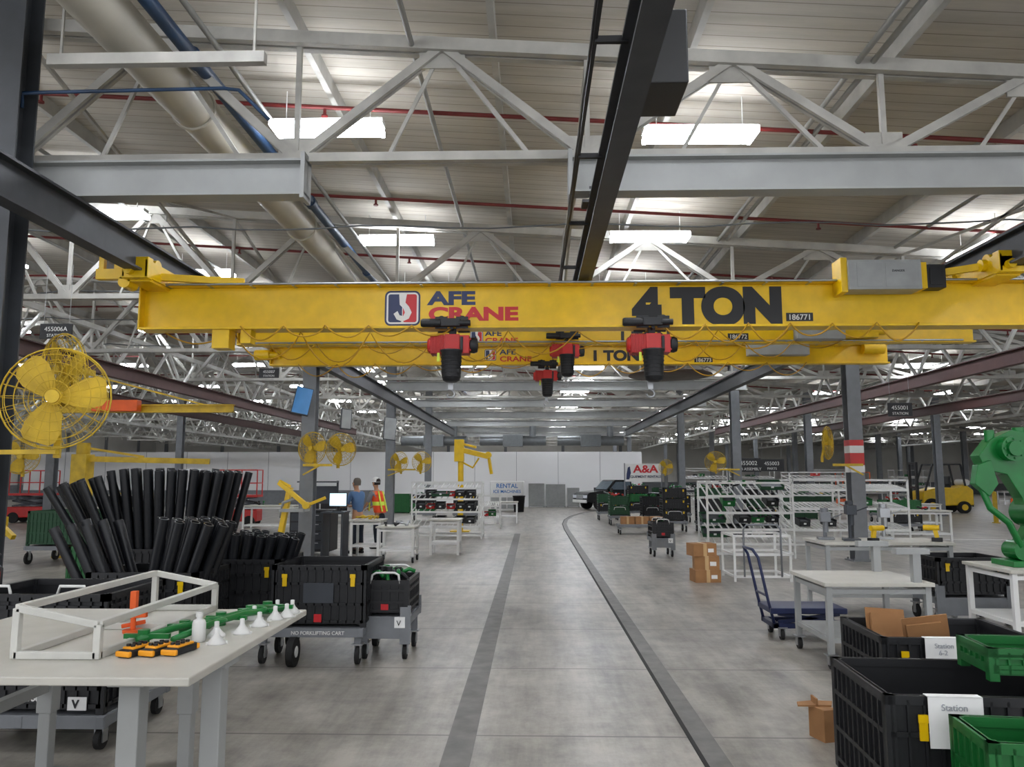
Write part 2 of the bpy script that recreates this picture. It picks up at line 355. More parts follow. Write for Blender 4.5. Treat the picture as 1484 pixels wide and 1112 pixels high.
# ---------------------------------------------------------------- cranes
def crane(y,xl,xr,zt,zb,label,spans):
    t=thing('overhead_crane',label,'crane',(0,y,0),group='overhead cranes')
    fw=.26 if zt-zb>.4 else .18
    part(B().ib((xl,0,(zt+zb)/2),(xr,0,(zt+zb)/2),zt-zb,fw,.028,.02).bx(xl-.01,xl+.01,-fw/2,fw/2,zb,zt),'girder',t,YEL,bevel=.004)
    L_=spans
    for x in (-4.45,5.23):
        b=B()
        for sx in (-.13,.13): b.bx(x+sx-.015,x+sx+.015,-L_,L_,3.93,4.13)
        b.bx(x-.13,x+.13,-L_+.1,L_-.1,3.9,3.95)
        for yy in (-L_,L_-.12): b.bx(x-.15,x+.15,yy,yy+.12,3.92,4.16)
        for yy in (-L_+.28,L_-.28):
            for sx in (-.1,.1): b.cyl((x+sx-.03,yy,4.1),(x+sx+.03,yy,4.1),.09,16)
            b.cyl((x-.2,yy,4.06),(x-.12,yy,4.06),.07,12)
        b.cyl((x-.05,-L_,4.0),(x-.05,-L_-.07,4.0),.05,10)
        part(b,'end_truck',t,YEL,bevel=.005)
    return t
def rail(t,y,xl,xr,z):
    b=B().cyl((xl,y,z),(xr,y,z),.014,8)
    n=int((xr-xl)/.5)
    for i in range(n): x=xl+.2+i*.5; b.bx(x-.015,x+.015,y,y+.16,z-.02,z-.005)
    part(b,'conduit',t,STEEL)
def festoon(t,y,xl,xr,z,n,sag,mat,r=.009):
    b=B(); pts=[]
    for i in range(n):
        a=xl+(xr-xl)*i/n; c=xl+(xr-xl)*(i+1)/n; sg=sag*random.uniform(.35,1.5)
        for k in range(10): u=k/10; pts.append((a+(c-a)*u,y+.03*math.sin(i*2.1+u*6),z-sg*4*u*(1-u)))
    pts.append((xr,y,z)); b.tube(pts,r,6); part(b,'festoon_cable',t,mat)
YC=M('yellow_cable','B98A00',.5)
c1=crane(9,-4.62,6.6,3.965,3.42,'large yellow overhead bridge crane with 4 TON lettering',.6)
rail(c1,-.15,-4.5,6.4,3.95)
festoon(c1,-.15,-3.4,-.9,3.45,5,.22,YC,.01); festoon(c1,-.15,1.5,4.4,3.45,6,.16,YC,.01); festoon(c1,.1,-4.4,3.0,3.42,9,.3,YC)
b=B().bar((-4.85,-.35,4.02),(-3.4,-.08,3.99),.06,.08).bar((-4.85,-.2,4.05),(-3.6,-.1,4.0),.03,.05).bx(-4.95,-4.5,-.5,-.42,3.93,4.05).bar((-4.7,-.45,4.05),(-4.7,-.45,4.28),.09).bar((-4.9,-.45,4.0),(-4.9,-.45,4.2),.06).cyl((-4.62,-.5,3.9),(-4.62,-.3,3.9),.07,14)
b.bx(-4.6,-4.3,-.13,.13,3.96,4.0)
part(b,'stabiliser_arm',c1,YEL,bevel=.004)
b=B().bar((5.9,-.5,4.15),(4.4,-.1,3.99),.06,.08).bx(5.1,5.5,-.6,-.5,3.98,4.1)
part(b,'stabiliser_arm',c1,YEL,bevel=.004)
part(B().bx(-3.75,-3.55,-.1,.1,3.2,3.42),'end_stop',c1,YEL); part(B().bx(-3.42,-3.3,-.08,.08,3.26,3.42),'end_stop',c1,YEL)
def rrect(x0,x1,z0,z1,r,n=5):
    pts=[]
    for cx,cz,a0 in ((x1-r,z1-r,0),(x0+r,z1-r,90),(x0+r,z0+r,180),(x1-r,z0+r,270)):
        for i in range(n+1): a=math.radians(a0+90*i/n); pts.append((cx+r*math.cos(a),cz+r*math.sin(a)))
    return pts
def logo(par,x0,z0,s,y):
    b=B()
    b.prism(rrect(x0,x0+s,z0,z0+s,s*.16),'y',y-.001,y,0)
    e=s*.05
    b.prism(rrect(x0+e,x0+s-e,z0+e,z0+s-e,s*.12),'y',y-.002,y-.001,1)
    e=s*.1
    b.prism(rrect(x0+e,x0+s*.49,z0+e,z0+s-e,s*.06),'y',y-.003,y-.002,0)
    b.prism(rrect(x0+s*.51,x0+s-e,z0+e,z0+s-e,s*.06),'y',y-.003,y-.002,2)
    f=lambda P:[(x0+s*a,z0+s*c) for a,c in P]
    b.prism(f([(.4,.92),(.62,.92),(.58,.66),(.68,.55),(.76,.38),(.68,.2),(.5,.12),(.34,.18),(.25,.34),(.36,.42),(.42,.3),(.52,.27),(.57,.38),(.52,.5),(.42,.6)]),'y',y-.004,y-.003,1)
    part(b,'logo',par,[LOGOB,WHT,LOGOR])
yw=-.012
logo(c1,-1.74,3.47,.42,yw)
txt('AFE',.215,c1,LOGOB,(-1.22,yw-.001,3.725),off=.01,sx=1.55)
txt('CRANE',.215,c1,LOGOR,(-1.22,yw-.001,3.535),off=.01,sx=1.5)
txt('4 TON',.56,c1,BLK,(1.2,yw-.001,3.49),off=.042,sx=1.02)
def plate(par,x,z,s,t_,y):
    part(B().bx(x,x+.31*s,y-.002,y,z,z+.1*s),'number_plate',par,BLK); txt(t_,.09*s,par,WHT,(x+.02*s,y-.003,z+.018*s),off=.001)
plate(c1,2.95,3.5,1,'186771',yw)
b=B().bx(3.57,4.38,-.32,-.06,3.8,4.14).bx(3.5,3.57,-.28,-.02,3.78,4.18,1).bx(4.38,4.46,-.28,-.02,3.82,4.12,1)
b.bx(3.66,3.95,-.325,-.32,3.83,4.11,0).bx(3.98,4.34,-.325,-.32,3.83,4.11,0)
part(b,'control_box',c1,[BOXG,YEL],bevel=.008)
txt('DANGER',.035,c1,BLK,(4.05,-.327,4.0),name='warning_lettering')
part(B().bx(4.46,4.68,-.26,-.08,3.83,4.1).bx(4.5,4.64,-.27,-.26,3.86,4.06),'motor_box',c1,BLK,bevel=.02)
c2=crane(11.7,-4.5,6.6,4.0,3.7,'slim yellow overhead bridge crane with 1 TON lettering',.6)
rail(c2,-.1,-4.4,6.4,3.73); festoon(c2,-.12,-4.0,4.6,3.72,12,.2,YC)
logo(c2,-.95,3.72,.2,-.01); txt('AFE',.11,c2,LOGOB,(-.72,-.012,3.84),off=.003,sx=1.4); txt('CRANE',.11,c2,LOGOR,(-.72,-.012,3.73),off=.003,sx=1.4)
txt('1 TON',.22,c2,BLK,(1.3,-.012,3.74),off=.009,sx=1.2); plate(c2,2.95,3.76,1,'186772',-.01)
part(B().bx(3.9,4.6,-.3,-.1,3.72,3.98),'control_box',c2,BOXG,bevel=.01)
part(B().bx(4.6,5.1,-.25,-.1,3.75,3.95).cyl((4.8,-.2,3.85),(5.2,-.2,3.85),.06,12),'drive_motor',c2,YEL)
c3=crane(13.2,-4.5,6.0,3.95,3.6,'slim yellow overhead bridge crane with small logo',.6)
rail(c3,-.1,-4.4,5.8,3.94); festoon(c3,-.12,-4.0,4.6,3.62,13,.16,YC)
logo(c3,-.82,3.68,.2,-.01); txt('AFE',.12,c3,LOGOB,(-.56,-.012,3.79),off=.003,sx=1.4); txt('CRANE',.12,c3,LOGOR,(-.56,-.012,3.67),off=.003,sx=1.4)
txt('1 TON',.24,c3,BLK,(1.0,-.012,3.68),off=.012,sx=1.15); plate(c3,2.75,3.63,1,'186773',-.01)
part(B().bx(3.6,4.6,-.3,-.1,3.72,3.98),'control_box',c3,BOXG,bevel=.01)
part(B().cyl((-4.75,-.1,3.78),(-4.5,-.1,3.78),.09,14).cyl((-4.5,-.1,3.78),(-4.35,-.1,3.78),.06,14),'drive_motor',c3,YEL)
part(B().cyl((5.55,-.1,3.85),(5.9,-.1,3.85),.09,14),'drive_motor',c3,YEL)
# hoists
def hoist(loc,s,label):
    t=thing('chain_hoist',label,'hoist',loc,group='chain hoists')
    b=B()
    for x in (-.12,.12):
        for y in (-.1,.1): b.cyl((x,y-.02,.05),(x,y+.02,.05),.045,14)
        b.bx(x-.07,x+.07,-.14,-.125,-.06,.08); b.bx(x-.07,x+.07,.125,.14,-.06,.08)
    b.lathe([(0,-.13),(.04,-.13),(.05,-.11),(.05,.06),(.04,.1),(0,.1)],(-.22,-.17,.0),(1,0,0),14).bx(-.12,.1,-.2,-.12,-.04,.05).cyl((.08,-.17,.0),(.22,-.17,.0),.035,12)
    b.cyl((0,-.14,-.05),(0,.14,-.05),.02,8).bx(-.04,.04,-.03,.03,-.14,-.03)
    part(b,'trolley',t,BLK,bevel=.004)
    b=B().bx(-.25,.2,-.1,.1,-.34,-.13).bx(-.27,.22,-.07,.07,-.31,-.16).bx(-.08,.09,-.12,.12,-.36,-.12)
    b.lathe([(0,-.29),(.07,-.29),(.09,-.27),(.09,-.1),(0,-.1)],(0,0,-.235),(1,0,0),24)
    for k in range(8): b.bx(-.245+.02*k,-.237+.02*k,-.112,.112,-.35,-.12)
    part(b,'motor_body',t,RED,bevel=.022)
    part(B().lathe([(.07,.2),(.09,.21),(.095,.25),(.08,.29),(0,.3)],(0,0,-.235),(1,0,0),20).bx(.1,.13,-.125,.0,-.33,-.15),'end_cover',t,BLK,bevel=.004)
    b=B().lathe([(0,-.68),(.06,-.68),(.095,-.66),(.108,-.61),(.118,-.34),(.13,-.325),(.13,-.31),(.115,-.31),(.115,-.325),(0,-.36)],(.0,-.12,0),n=24)
    for k in range(6): b.ring((0,-.12,-.62+.045*k),(0,0,1),.107+.0025*k,.005,24,5)
    part(b,'chain_container',t,BLK)
    part(B().bx(-.165,-.135,-.13,-.12,-.44,-.34),'warning_tag',t,LIME,label='lime yellow tag')
    b=B().cyl((-.02,.03,-.34),(-.02,.03,-.66),.01,6).bx(-.05,.01,.01,.05,-.75,-.66)
    b.tube([(-.02,.03,-.74)]+[(-.02+.045*math.sin(a),.03,-.8+.045*math.cos(a)) for a in [math.radians(q) for q in range(0,271,30)]],.013,6)
    part(b,'hook_block',t,STEEL)
    t.scale=(s,s,s); return t
hoist((-.93,8.95,3.46),1,'red and black electric chain hoist on the large crane'); hoist((1.38,8.95,3.46),1,'red and black electric chain hoist on the large crane')
hoist((.52,11.65,3.8),.9,'red and black electric chain hoist on a slim crane'); hoist((.25,13.15,3.6),.82,'red and black electric chain hoist on a slim crane')
t=thing('overhead_crane','small orange and yellow underhung crane in the neighbouring bay','crane',(0,15.2,0),group='overhead cranes')
part(B().ib((-9.4,0,3.05),(-5.9,0,3.05),.16,.12),'girder',t,YEL2); part(B().bx(-8.6,-7.7,-.28,-.1,2.98,3.2),'drive_box',t,ORG,bevel=.01); part(B().bar((-9.1,0,3.1),(-9.1,0,3.85),.08).bar((-6.4,0,3.1),(-9.1,0,3.8),.03),'hanger',t,YEL2)
part(B().bx(-9.2,-9.0,-.5,.5,3.78,3.88),'end_truck',t,YEL2)
solo(B().lathe([(0,.05),(.3,.06),(.84,.02),(.86,0),(.84,-.02),(.3,-.03),(0,-.03)],n=48).cyl((0,0,.05),(0,0,.9),.02,8).cyl((0,0,.05),(0,0,.2),.12,16),'ceiling_disc',BRN,'large round dark brown disc hanging from a rod','canopy',(2.85,16.1,3.8))
# ---------------------------------------------------------------- crates, carts
def make_crate(w,d,h,mat,label,latch=True,name='plastic_crate',loc=(0,0,0),rz=0,cat='crate',group=None,card=None,lmat=None):
    t=thing(name,label,cat,loc,rz,group)
    b=B(); W=w/2;D=d/2
    b.bx(-W+.02,W-.02,-D+.02,D-.02,.03,.05)
    for sy in (-1,1):
        y=sy*(D-.02); b.bx(-W+.02,W-.02,y-.006,y+.006,.03,h)
        y0,y1=sorted((sy*(D-.014),sy*D))
        for z in (.04,h*.35,h*.68): b.bx(-W+.02,W-.02,y0,y1,z,z+.025)
        b.bx(-W,W,min(sy*D,sy*(D-.035)),max(sy*D,sy*(D-.035)),h-.045,h)
        n=max(3,int(w/.08))
        for i in range(n+1): x=-W+.03+(w-.06)*i/n; b.bx(x-.006,x+.006,y0,y1,.04,h-.02)
    for sx in (-1,1):
        x=sx*(W-.02); b.bx(x-.006,x+.006,-D+.02,D-.02,.03,h)
        x0,x1=sorted((sx*(W-.014),sx*W))
        for z in (.04,h*.35,h*.68): b.bx(x0,x1,-D+.02,D-.02,z,z+.025)
        b.bx(min(sx*W,sx*(W-.035)),max(sx*W,sx*(W-.035)),-D,D,h-.045,h)
        n=max(3,int(d/.08))
        for i in range(n+1): y=-D+.03+(d-.06)*i/n; b.bx(x0,x1,y-.006,y+.006,.04,h-.02)
    for sx in (-1,1):
        for sy in (-1,1): b.bx(sx*W-sx*.05 if sx>0 else -W,W if sx>0 else -W+.05,sy*D-.05 if sy>0 else -D,D if sy>0 else -D+.05,0,h)
    part(b,'body',t,mat)
    if latch:
        for x in (-w*.36,w*.36):
            part(B().bx(x-.02,x+.02,-D-.01,-D,h*.66,h*.86).bx(x-.025,x+.025,-D-.016,-D-.008,h*.8,h*.86),'latch',t,lmat or YEL,label='yellow latch')
    if card:
        part(B().bx(-.035,.035,-D-.006,-D,h*.18,h*.34),'label_card',t,card)
    return t
def caster(b,x,y,r=.06,w=.035):
    b.cyl((x-w/2,y,r),(x+w/2,y,r),r,16,1).cyl((x-w/2-.008,y,r),(x+w/2+.008,y,r),r*.35,10,0)
    b.bx(x-w/2-.012,x-w/2-.004,y-.03,y+.03,r*.7,r*2.2,0).bx(x+w/2+.004,x+w/2+.012,y-.03,y+.03,r*.7,r*2.2,0).bx(x-.05,x+.05,y-.05,y+.05,r*2.2,r*2.2+.012,0)
def make_dolly(w,d,h,label,loc,rz=0,r=.07,sides=0,handle=0,text=None,name='dolly',mat=None,group='carts and dollies'):
    t=thing(name,label,'cart',loc,rz,group); mat=mat or GRY
    b=B();W=w/2;D=d/2; z=h
    for y in (-D+.03,D-.03): b.bar((-W,y,z-.04),(W,y,z-.04),.05,.08)
    for x in (-W+.03,0,W-.03): b.bar((x,-D,z-.04),(x,D,z-.04),.05,.07)
    b.bx(-W+.02,W-.02,-D+.02,D-.02,z-.012,z-.002)
    if h-.08>2.3*r+.02:
        for x in (-W+.06,W-.06):
            for y in (-D+.08,D-.08): b.bx(x-.03,x+.03,y-.03,y+.03,2.2*r,z-.05)
    if sides:
        for x in (-W+.0,W-.03):
            for y in (-D,D-.03): b.bx(x,x+.03,y,y+.03,z-.05,z+sides)
        b.bx(-W,-W+.1,-D-.005,-D,z-.25,z+sides*.9); b.bx(W-.1,W,-D-.005,-D,z-.25,z+sides*.9); b.bx(-W,W,-D-.004,-D,z-.2,z-.02)
    part(b,'frame',t,mat,bevel=.003)
    for x in (-W+.06,W-.06):
        for y in (-D+.08,D-.08):
            b=B(); caster(b,x,y,r); part(b,'caster',t,[STEEL,BLK2])
    if handle:
        for y in (-D+.03,D-.03): part(B().tube([(-W*.55,y,z+handle-.1),(-W*.5,y,z+handle-.02),(-W*.35,y,z+handle),(W*.35,y,z+handle),(W*.5,y,z+handle-.02),(W*.55,y,z+handle-.1)],.011,8),'handle',t,WHT,label='white tubular handle')
    if text: txt(text,.045,t,WHT,(-W+.34,-D-.002,z-.055),off=.0005)
    return t
cA1=make_dolly(1.0,.95,.33,'grey steel no-forklifting cart carrying a black crate',(-2.05,7.75,0),0,.08,text='NO FORKLIFTING CART')
part(B().cyl((-.16,-.5,.13),(-.1,-.5,.13),.13,22).cyl((-.165,-.5,.13),(-.095,-.5,.13),.05,14,1).ring((-.13,-.5,.13),(1,0,0),.09,.008,22,6,1),'steer_wheel',cA1,[BLK2,WHT])
kA=make_crate(.88,.86,.56,BLK,'black folding bulk crate with yellow latches on a grey cart',loc=(-1.98,7.75,.33),group='black bulk crates')
part(B().bx(-.035,.035,-.44,-.43,.05,.12),'label_tag',kA,LOGOR,label='red tag')
part(B().bx(-.14,.14,-.436,-.43,.22,.4),'placard',kA,DGR)
dB=make_dolly(.5,.72,.4,'grey steel dolly with raised corner posts and white handles',(-1.4,7.85,0),0,.07,sides=.1,handle=.4)
kB=make_crate(.46,.68,.33,BLK,'small black crate holding green parts on a grey dolly',loc=(-1.4,7.85,.4),latch=False,card=LOGOR,group='black tote crates')
part(B().bx(.1,.2,-.372,-.368,-.1,.0),'letter_card',kB,PAPER); txt('V',.07,kB,BLK,(.12,-.374,-.08),name='letter_v')
def parts_heap(loc,w,d,n,mats,label,grp):
    for i in range(n):
        b=B(); x0=random.uniform(-w/2,w/2)*.7; y0=random.uniform(-d/2,d/2)*.7; a=random.uniform(0,pi)
        p1=Vector((math.cos(a)*.1,math.sin(a)*.1,random.uniform(-.03,.06)))
        b.tube([-p1,-p1*.4+Vector((0,0,.03)),p1*.4,p1],.02,8).cyl(p1-Vector((0,0,.02)),p1+Vector((0,0,.02)),.035,10)
        solo(b,'machine_part',random.choice(mats),label,'machine part',(loc[0]+x0,loc[1]+y0,loc[2]+random.uniform(0,.03)),random.uniform(0,3),group=grp)
parts_heap((-1.4,7.8,.75),.4,.5,9,[GRM,GRM,BLK],'green painted cast part lying in the tote','parts in the tote')
make_crate(.95,.75,.5,BLK,'black bulk crate filled with black foam tubes',loc=(-3.3,7.0,.4),group='black bulk crates')
make_crate(.85,.8,.5,BLK,'black bulk crate filled with short black tubes',loc=(-2.9,8.1,.4),group='black bulk crates')
make_crate(1.1,.8,.6,BLK,'black bulk crate holding tall black tubes',loc=(-4.15,8.95,.32),group='black bulk crates')
for x,y,h in ((-3.3,7.0,.4),(-2.9,8.1,.4),(-4.15,8.95,.32)): make_dolly(.95,.75,h,'grey steel cart under a tube crate',(x,y,0),0,.09)
def mk_tube(L_,r):
    b=B(); n=16
    b.cyl((0,0,0),(0,0,L_),r,n,cap=False); b.cyl((0,0,0),(0,0,L_),r*.78,n,cap=False)
    for z in (0,L_): b.lathe([(r*.78,z),(r,z)],n=n)
    return b
def aim(o,d): o.rotation_mode='QUATERNION'; o.rotation_quaternion=Vector((0,0,1)).rotation_difference(Vector(d).normalized())
def fan_tubes(src,cx,cy,z,w,d,nx,ny,sp,tilt=0,jit=.02,zj=.05,ty=-.08):
    for i in range(nx):
        for j in range(ny):
            u=(i+.5+(.25 if j%2 else -.25))/nx-.5; v=(j+.5)/ny-.5
            o=clone(src,(cx+u*w,cy+v*d,z+random.uniform(0,zj)))
            aim(o,(u*sp+tilt+random.uniform(-jit,jit),v*sp*.5+random.uniform(-jit,jit)+ty,1))
tl=solo(mk_tube(1.4,.043),'foam_tube',TUBE,'long black hollow tube standing in a crate','tube',(-4.15,8.95,.38),group='tall black tubes')
ts=solo(mk_tube(.9,.042),'foam_tube',TUBE,'black hollow tube leaning in a crate','tube',(-3.3,6.95,.45),group='leaning black tubes')
tt=solo(mk_tube(.62,.042),'foam_tube',TUBE,'short black hollow tube leaning in a crate','tube',(-2.9,8.1,.45),group='short black tubes')
fan_tubes(tl,-4.08,8.95,.38,.84,.6,10,6,.36,.06,.006,.03,-.06)
fan_tubes(tl,-4.45,8.7,.36,.26,.3,3,4,.3,-.4,.01,.04,-.2)
fan_tubes(ts,-3.58,6.95,.45,.3,.5,3,5,.2,-.4,.015); fan_tubes(ts,-3.16,6.95,.45,.36,.5,4,5,.2,.3,.015,.03)
fan_tubes(tt,-2.9,8.05,.5,.68,.55,7,5,.25,.22,.02)
# green crates
make_crate(.6,.5,.85,GRN,'tall green plastic crate beside the tube crates',loc=(-5.45,9.9,0),latch=False,group='green crates')
make_crate(1.3,1.0,.68,DGN,'dark green ribbed bulk crate on a cart',loc=(-9.3,15.8,.36),latch=False,group='green crates')
make_dolly(1.35,1.05,.36,'grey cart under a dark green bulk crate',(-9.3,15.8,0),0,.12)
# cart with crate behind the bench
make_dolly(1.1,.9,.22,'grey steel cart parked behind the workbench',(-3.22,5.45,0),0,.065)
kU=make_crate(1.05,.85,.42,BLK,'black bulk crate with white letter cards',loc=(-3.22,5.45,.22),latch=False,group='black bulk crates')
part(B().bx(.3,.42,-.436,-.43,.03,.11),'letter_card',kU,PAPER); txt('V',.07,kU,BLK,(.33,-.438,.045),off=.002,name='letter_v')
part(B().bx(.02,.16,-.436,-.43,.07,.14),'letter_card',kU,BLK); txt('366',.06,kU,PAPER,(.035,-.438,.085),off=.001,name='card_number')
kT=make_crate(1.0,.8,.3,BLK,'black tote with white handles stacked on the bulk crate',loc=(-3.25,5.5,.645),latch=False,group='black bulk crates')
for x in (-.25,.25): part(B().tube([(x-.1,-.38,.28),(x-.08,-.38,.35),(x+.08,-.38,.35),(x+.1,-.38,.28)],.01,8),'handle',kT,WHT,label='white wire handle')
# ---------------------------------------------------------------- near workbench
t=thing('workbench','pale laminate workbench with grey steel legs','workbench',(-2.2,4.03,0))
part(B().bx(-.82,.82,-.82,.82,.865,.9),'table_top',t,TBL,bevel=.006)
for x,y in ((.5,-.62),(.72,-.3),(.2,.62),(-.75,-.62),(-.62,.62)):
    part(B().bx(x-.045,x+.045,y-.045,y+.045,.35,.865).bx(x-.035,x+.035,y-.035,y+.035,.02,.35).bx(x-.09,x+.09,y-.09,y+.09,0,.02).bx(x-.08,x+.08,y-.08,y+.08,.83,.865),'leg',t,LGR,bevel=.005)
part(B().bar((.5,-.6,.82),(.7,-.3,.82),.05,.06),'cross_bar',t,LGR); part(B().bar((.7,-.3,.82),(.2,.62,.82),.05,.06),'cross_bar',t,LGR); part(B().bar((-.62,-.6,.5),(-.62,.6,.5),.05,.06),'cross_bar',t,LGR); part(B().bar((-.6,.62,.8),(.2,.62,.8),.05,.06),'cross_bar',t,LGR)
b=B(); X0,X1,Y0,Y1=-2.3,-1.93,3.52,4.8; w_=.032; zl,zr=1.12,1.05
P=[(X0,Y0,zl),(X1,Y0,zr),(X1,Y1,zr),(X0,Y1,zl)]
for i in range(4): b.bar(P[i],P[(i+1)%4],w_); b.bar((*P[i][:2],.917),(*P[(i+1)%4][:2],.917),w_); b.bar((*P[i][:2],.902),P[i],w_)
b.bar((X0,4.2,.917),(X1,4.2,.917),w_)
solo(b,'tube_frame',M('frame_off_white','C6C5BE',.45),'off-white square-tube box frame with sloping top on the workbench','frame',bevel=.003)
AMB=M('amber_plastic','F0A01A',.4)
def remote(x,y,rz):
    t=thing('pendant_remote','yellow and black handheld remote on the workbench','remote control',(x,y,.9),rz,group='handheld remotes')
    part(B().bx(-.035,.035,-.085,.085,.0,.035),'case',t,BLK,bevel=.01)
    part(B().bx(-.03,.03,-.06,.06,.03,.044).bx(-.04,.04,-.09,-.07,.005,.03).bx(-.04,.04,.07,.09,.005,.03),'cover',t,AMB,bevel=.006,label='amber cover')
    for i in range(2):
        for j in range(3): part(B().cyl((-.013+.026*i,-.04+.035*j,.044),(-.013+.026*i,-.04+.035*j,.054),.01,10),'button',t,BLK)
for x,y in ((-1.8,3.62),(-1.71,3.64),(-1.62,3.66)): remote(x,y,random.uniform(-.4,-.2))
bot=thing('spray_bottle','white plastic bottle standing on the workbench','bottle',(-1.64,3.9,.9),group='white bottles')
part(B().lathe([(0,0),(.03,0),(.032,.01),(.032,.09),(.026,.105),(.014,.11),(.014,.12)],n=16),'body',bot,WHT); part(B().cyl((0,0,.12),(0,0,.14),.018,12),'cap',bot,WHT)
cone=thing('locating_cone','small white conical locating fixture on the workbench','fixture',(-1.5,4.1,.9),group='white locating cones')
part(B().lathe([(0,0),(.045,0),(.045,.008),(.02,.035),(.012,.05),(.012,.075),(0,.078)],n=18).bx(-.05,.05,-.012,.012,0,.012),'body',cone,WHT)
for x,y in ((-1.48,4.3),(-1.46,4.5),(-1.58,4.5),(-1.43,4.72),(-1.53,3.85),(-1.52,4.72),(-1.42,4.58),(-1.6,4.02)): clone(cone,(x,y,.9),random.uniform(0,3))
b=B().tube([(-.28,-.5,.03),(-.2,-.3,.05),(-.1,0,.04),(.02,.3,.05),(.1,.48,.03)],.018,10).tube([(-.12,-.48,.03),(-.06,-.2,.05),(.0,.1,.05),(.14,.42,.03)],.016,10)
for y in (-.45,-.2,.05,.28,.42): b.cyl((y*.35-.12,y,.0),(y*.35-.12,y,.07),.028,12); b.bar((y*.38-.2,y,.04),(y*.38+.02,y,.04),.025,.022)
b.ring((-.08,-.1,.05),(0,0,1),.055,.013,20,8).ring((.02,.25,.05),(0,0,1),.05,.013,20,8)
solo(b,'green_linkage',GRM,'bright green cast linkage bars lying on the workbench','machine part',(-1.6,4.28,.9))
b=B().cyl((0,0,0),(0,0,.015),.05,14).cyl((0,0,.01),(0,0,.2),.014,10).bar((-.07,0,.08),(.07,0,.09),.025).bar((-.06,0,.03),(.05,.03,.05),.02).bx(-.016,.016,-.016,.016,.12,.21)
solo(b,'clamp_tool',ORG,'orange upright clamp tool on the workbench','tool',(-2.08,4.12,.9),bevel=.003)
# ---------------------------------------------------------------- fans
def make_fan(R,label,loc,rz,tilt=0):
    t=thing('industrial_fan',label,'fan',loc,rz,group='industrial fans')
    t.rotation_euler=(tilt,0,rz)
    b=B()
    for q,(rr,y) in enumerate(((1,0),(.97,-.08),(.85,-.13),(.68,-.16),(.5,-.18),(.32,-.19),(.16,-.19),(.97,.08),(.8,.12),(.55,.15),(.3,.16))):
        b.ring((0,y*R*1.2,0),(0,1,0),R*rr,.0035 if q else .008,32,5)
    for i in range(24):
        a=2*pi*i/24; c,s=math.cos(a),math.sin(a)
        b.tube([(R*.16*c,-.228*R,R*.16*s),(R*.5*c,-.216*R,R*.5*s),(R*.85*c,-.156*R,R*.85*s),(R*.97*c,-.096*R,R*.97*s),(R*c,0,R*s),(R*.97*c,.096*R,R*.97*s),(R*.55*c,.18*R,R*.55*s),(R*.2*c,.19*R,R*.2*s)],.0025,4)
    part(b,'guard',t,YEL2)
    for i in range(3):
        b=B(); a=2*pi*i/3+.2; A=Vector((math.cos(a),0,math.sin(a))); T=Vector((-math.sin(a),0,math.cos(a)))
        pts=[]
        for r_,wd in ((.1,.1),(.3,.24),(.6,.34),(.82,.32),(.92,.22)):
            pts.append((A*r_*R-T*wd*R*.95+Vector((0,-.05*R,0)),A*r_*R+T*wd*R*.95+Vector((0,.08*R,0))))
        vs=[q for pr in pts for q in pr]; b.add(vs,[(2*k,2*k+1,2*k+3,2*k+2) for k in range(4)],0,True)
        part(b,'blade',t,YEL2)
    part(B().cyl((0,-.19*R,0),(0,-.23*R,0),R*.13,16).cyl((0,-.02,0),(0,.25*R,0),R*.15,16),'motor',t,YEL2)
    part(B().bar((0,.2*R,-.05),(0,.35*R,-R*.8),.04).bar((0,.35*R,-R*.8),(0,.35*R,-R*1.15),.05),'bracket',t,YEL2)
    return t
make_fan(.44,'large yellow caged industrial fan mounted by the dark column',(-4.12,6.6,2.38),.25,-.05)
make_fan(.36,'yellow caged industrial fan mounted behind a bigger one',(-4.62,7.5,2.75),-.5,.1)
f2=make_fan(.34,'yellow caged industrial fan on a grey column',(-4.6,16.2,2.3),-.35)
clone(f2,(-4.02,16.3,2.28),.7); clone(f2,(-4.4,25.7,2.2),-.4); clone(f2,(-3.65,25.7,2.2),.5); clone(f2,(6.05,16.2,2.4),1.0); clone(f2,(5.95,25.7,2.2),-.3); clone(f2,(5.95,35.2,2.15),.2); clone(f2,(-9.9,14.9,2.1),.2)
for x,y,l in ((-4.75,16.3,.6),(-4.75,25.8,.9),(6.7,16.3,-.6),(6.7,25.8,-.7)):
    solo(B().bar((0,0,0),(l,0,0),.05).bar((0,0,-.2),(l*.6,0,0),.03),'fan_arm',YEL2,'yellow steel arm holding a fan on a column','bracket',(x,y-.2,1.95),group='fan arms')
solo(B().bar((0,0,0),(.85,-.2,0),.04),'fan_arm',YEL2,'yellow steel arm holding a fan on a column','bracket',(-4.95,6.84,1.92),group='fan arms')
# ---------------------------------------------------------------- racks, tables
def make_table(w,d,h,label,loc,rz=0,shelf=True,mat=None,top=None,cast=0,group='tables'):
    t=thing('work_table',label,'table',loc,rz,group); W=w/2;D=d/2; mat=mat or WHT
    part(B().bx(-W,W,-D,D,h-.035,h),'table_top',t,top or TBL,bevel=.004)
    z0=.13 if cast else 0
    for x in (-W+.05,W-.05):
        for y in (-D+.05,D-.05):
            part(B().bx(x-.025,x+.025,y-.025,y+.025,z0,h-.035),'leg',t,mat)
            if cast: b=B(); caster(b,x,y,.055); part(b,'caster',t,[STEEL,BLK2])
    b=B()
    for z in ((h-.08,.25) if shelf else (h-.08,)):
        for y in (-D+.05,D-.05): b.bar((-W+.05,y,z),(W-.05,y,z),.04)
        for x in (-W+.05,W-.05): b.bar((x,-D+.05,z),(x,D-.05,z),.04)
    if shelf: b.bx(-W+.05,W-.05,-D+.05,D-.05,.26,.275)
    part(b,'under_frame',t,mat); return t
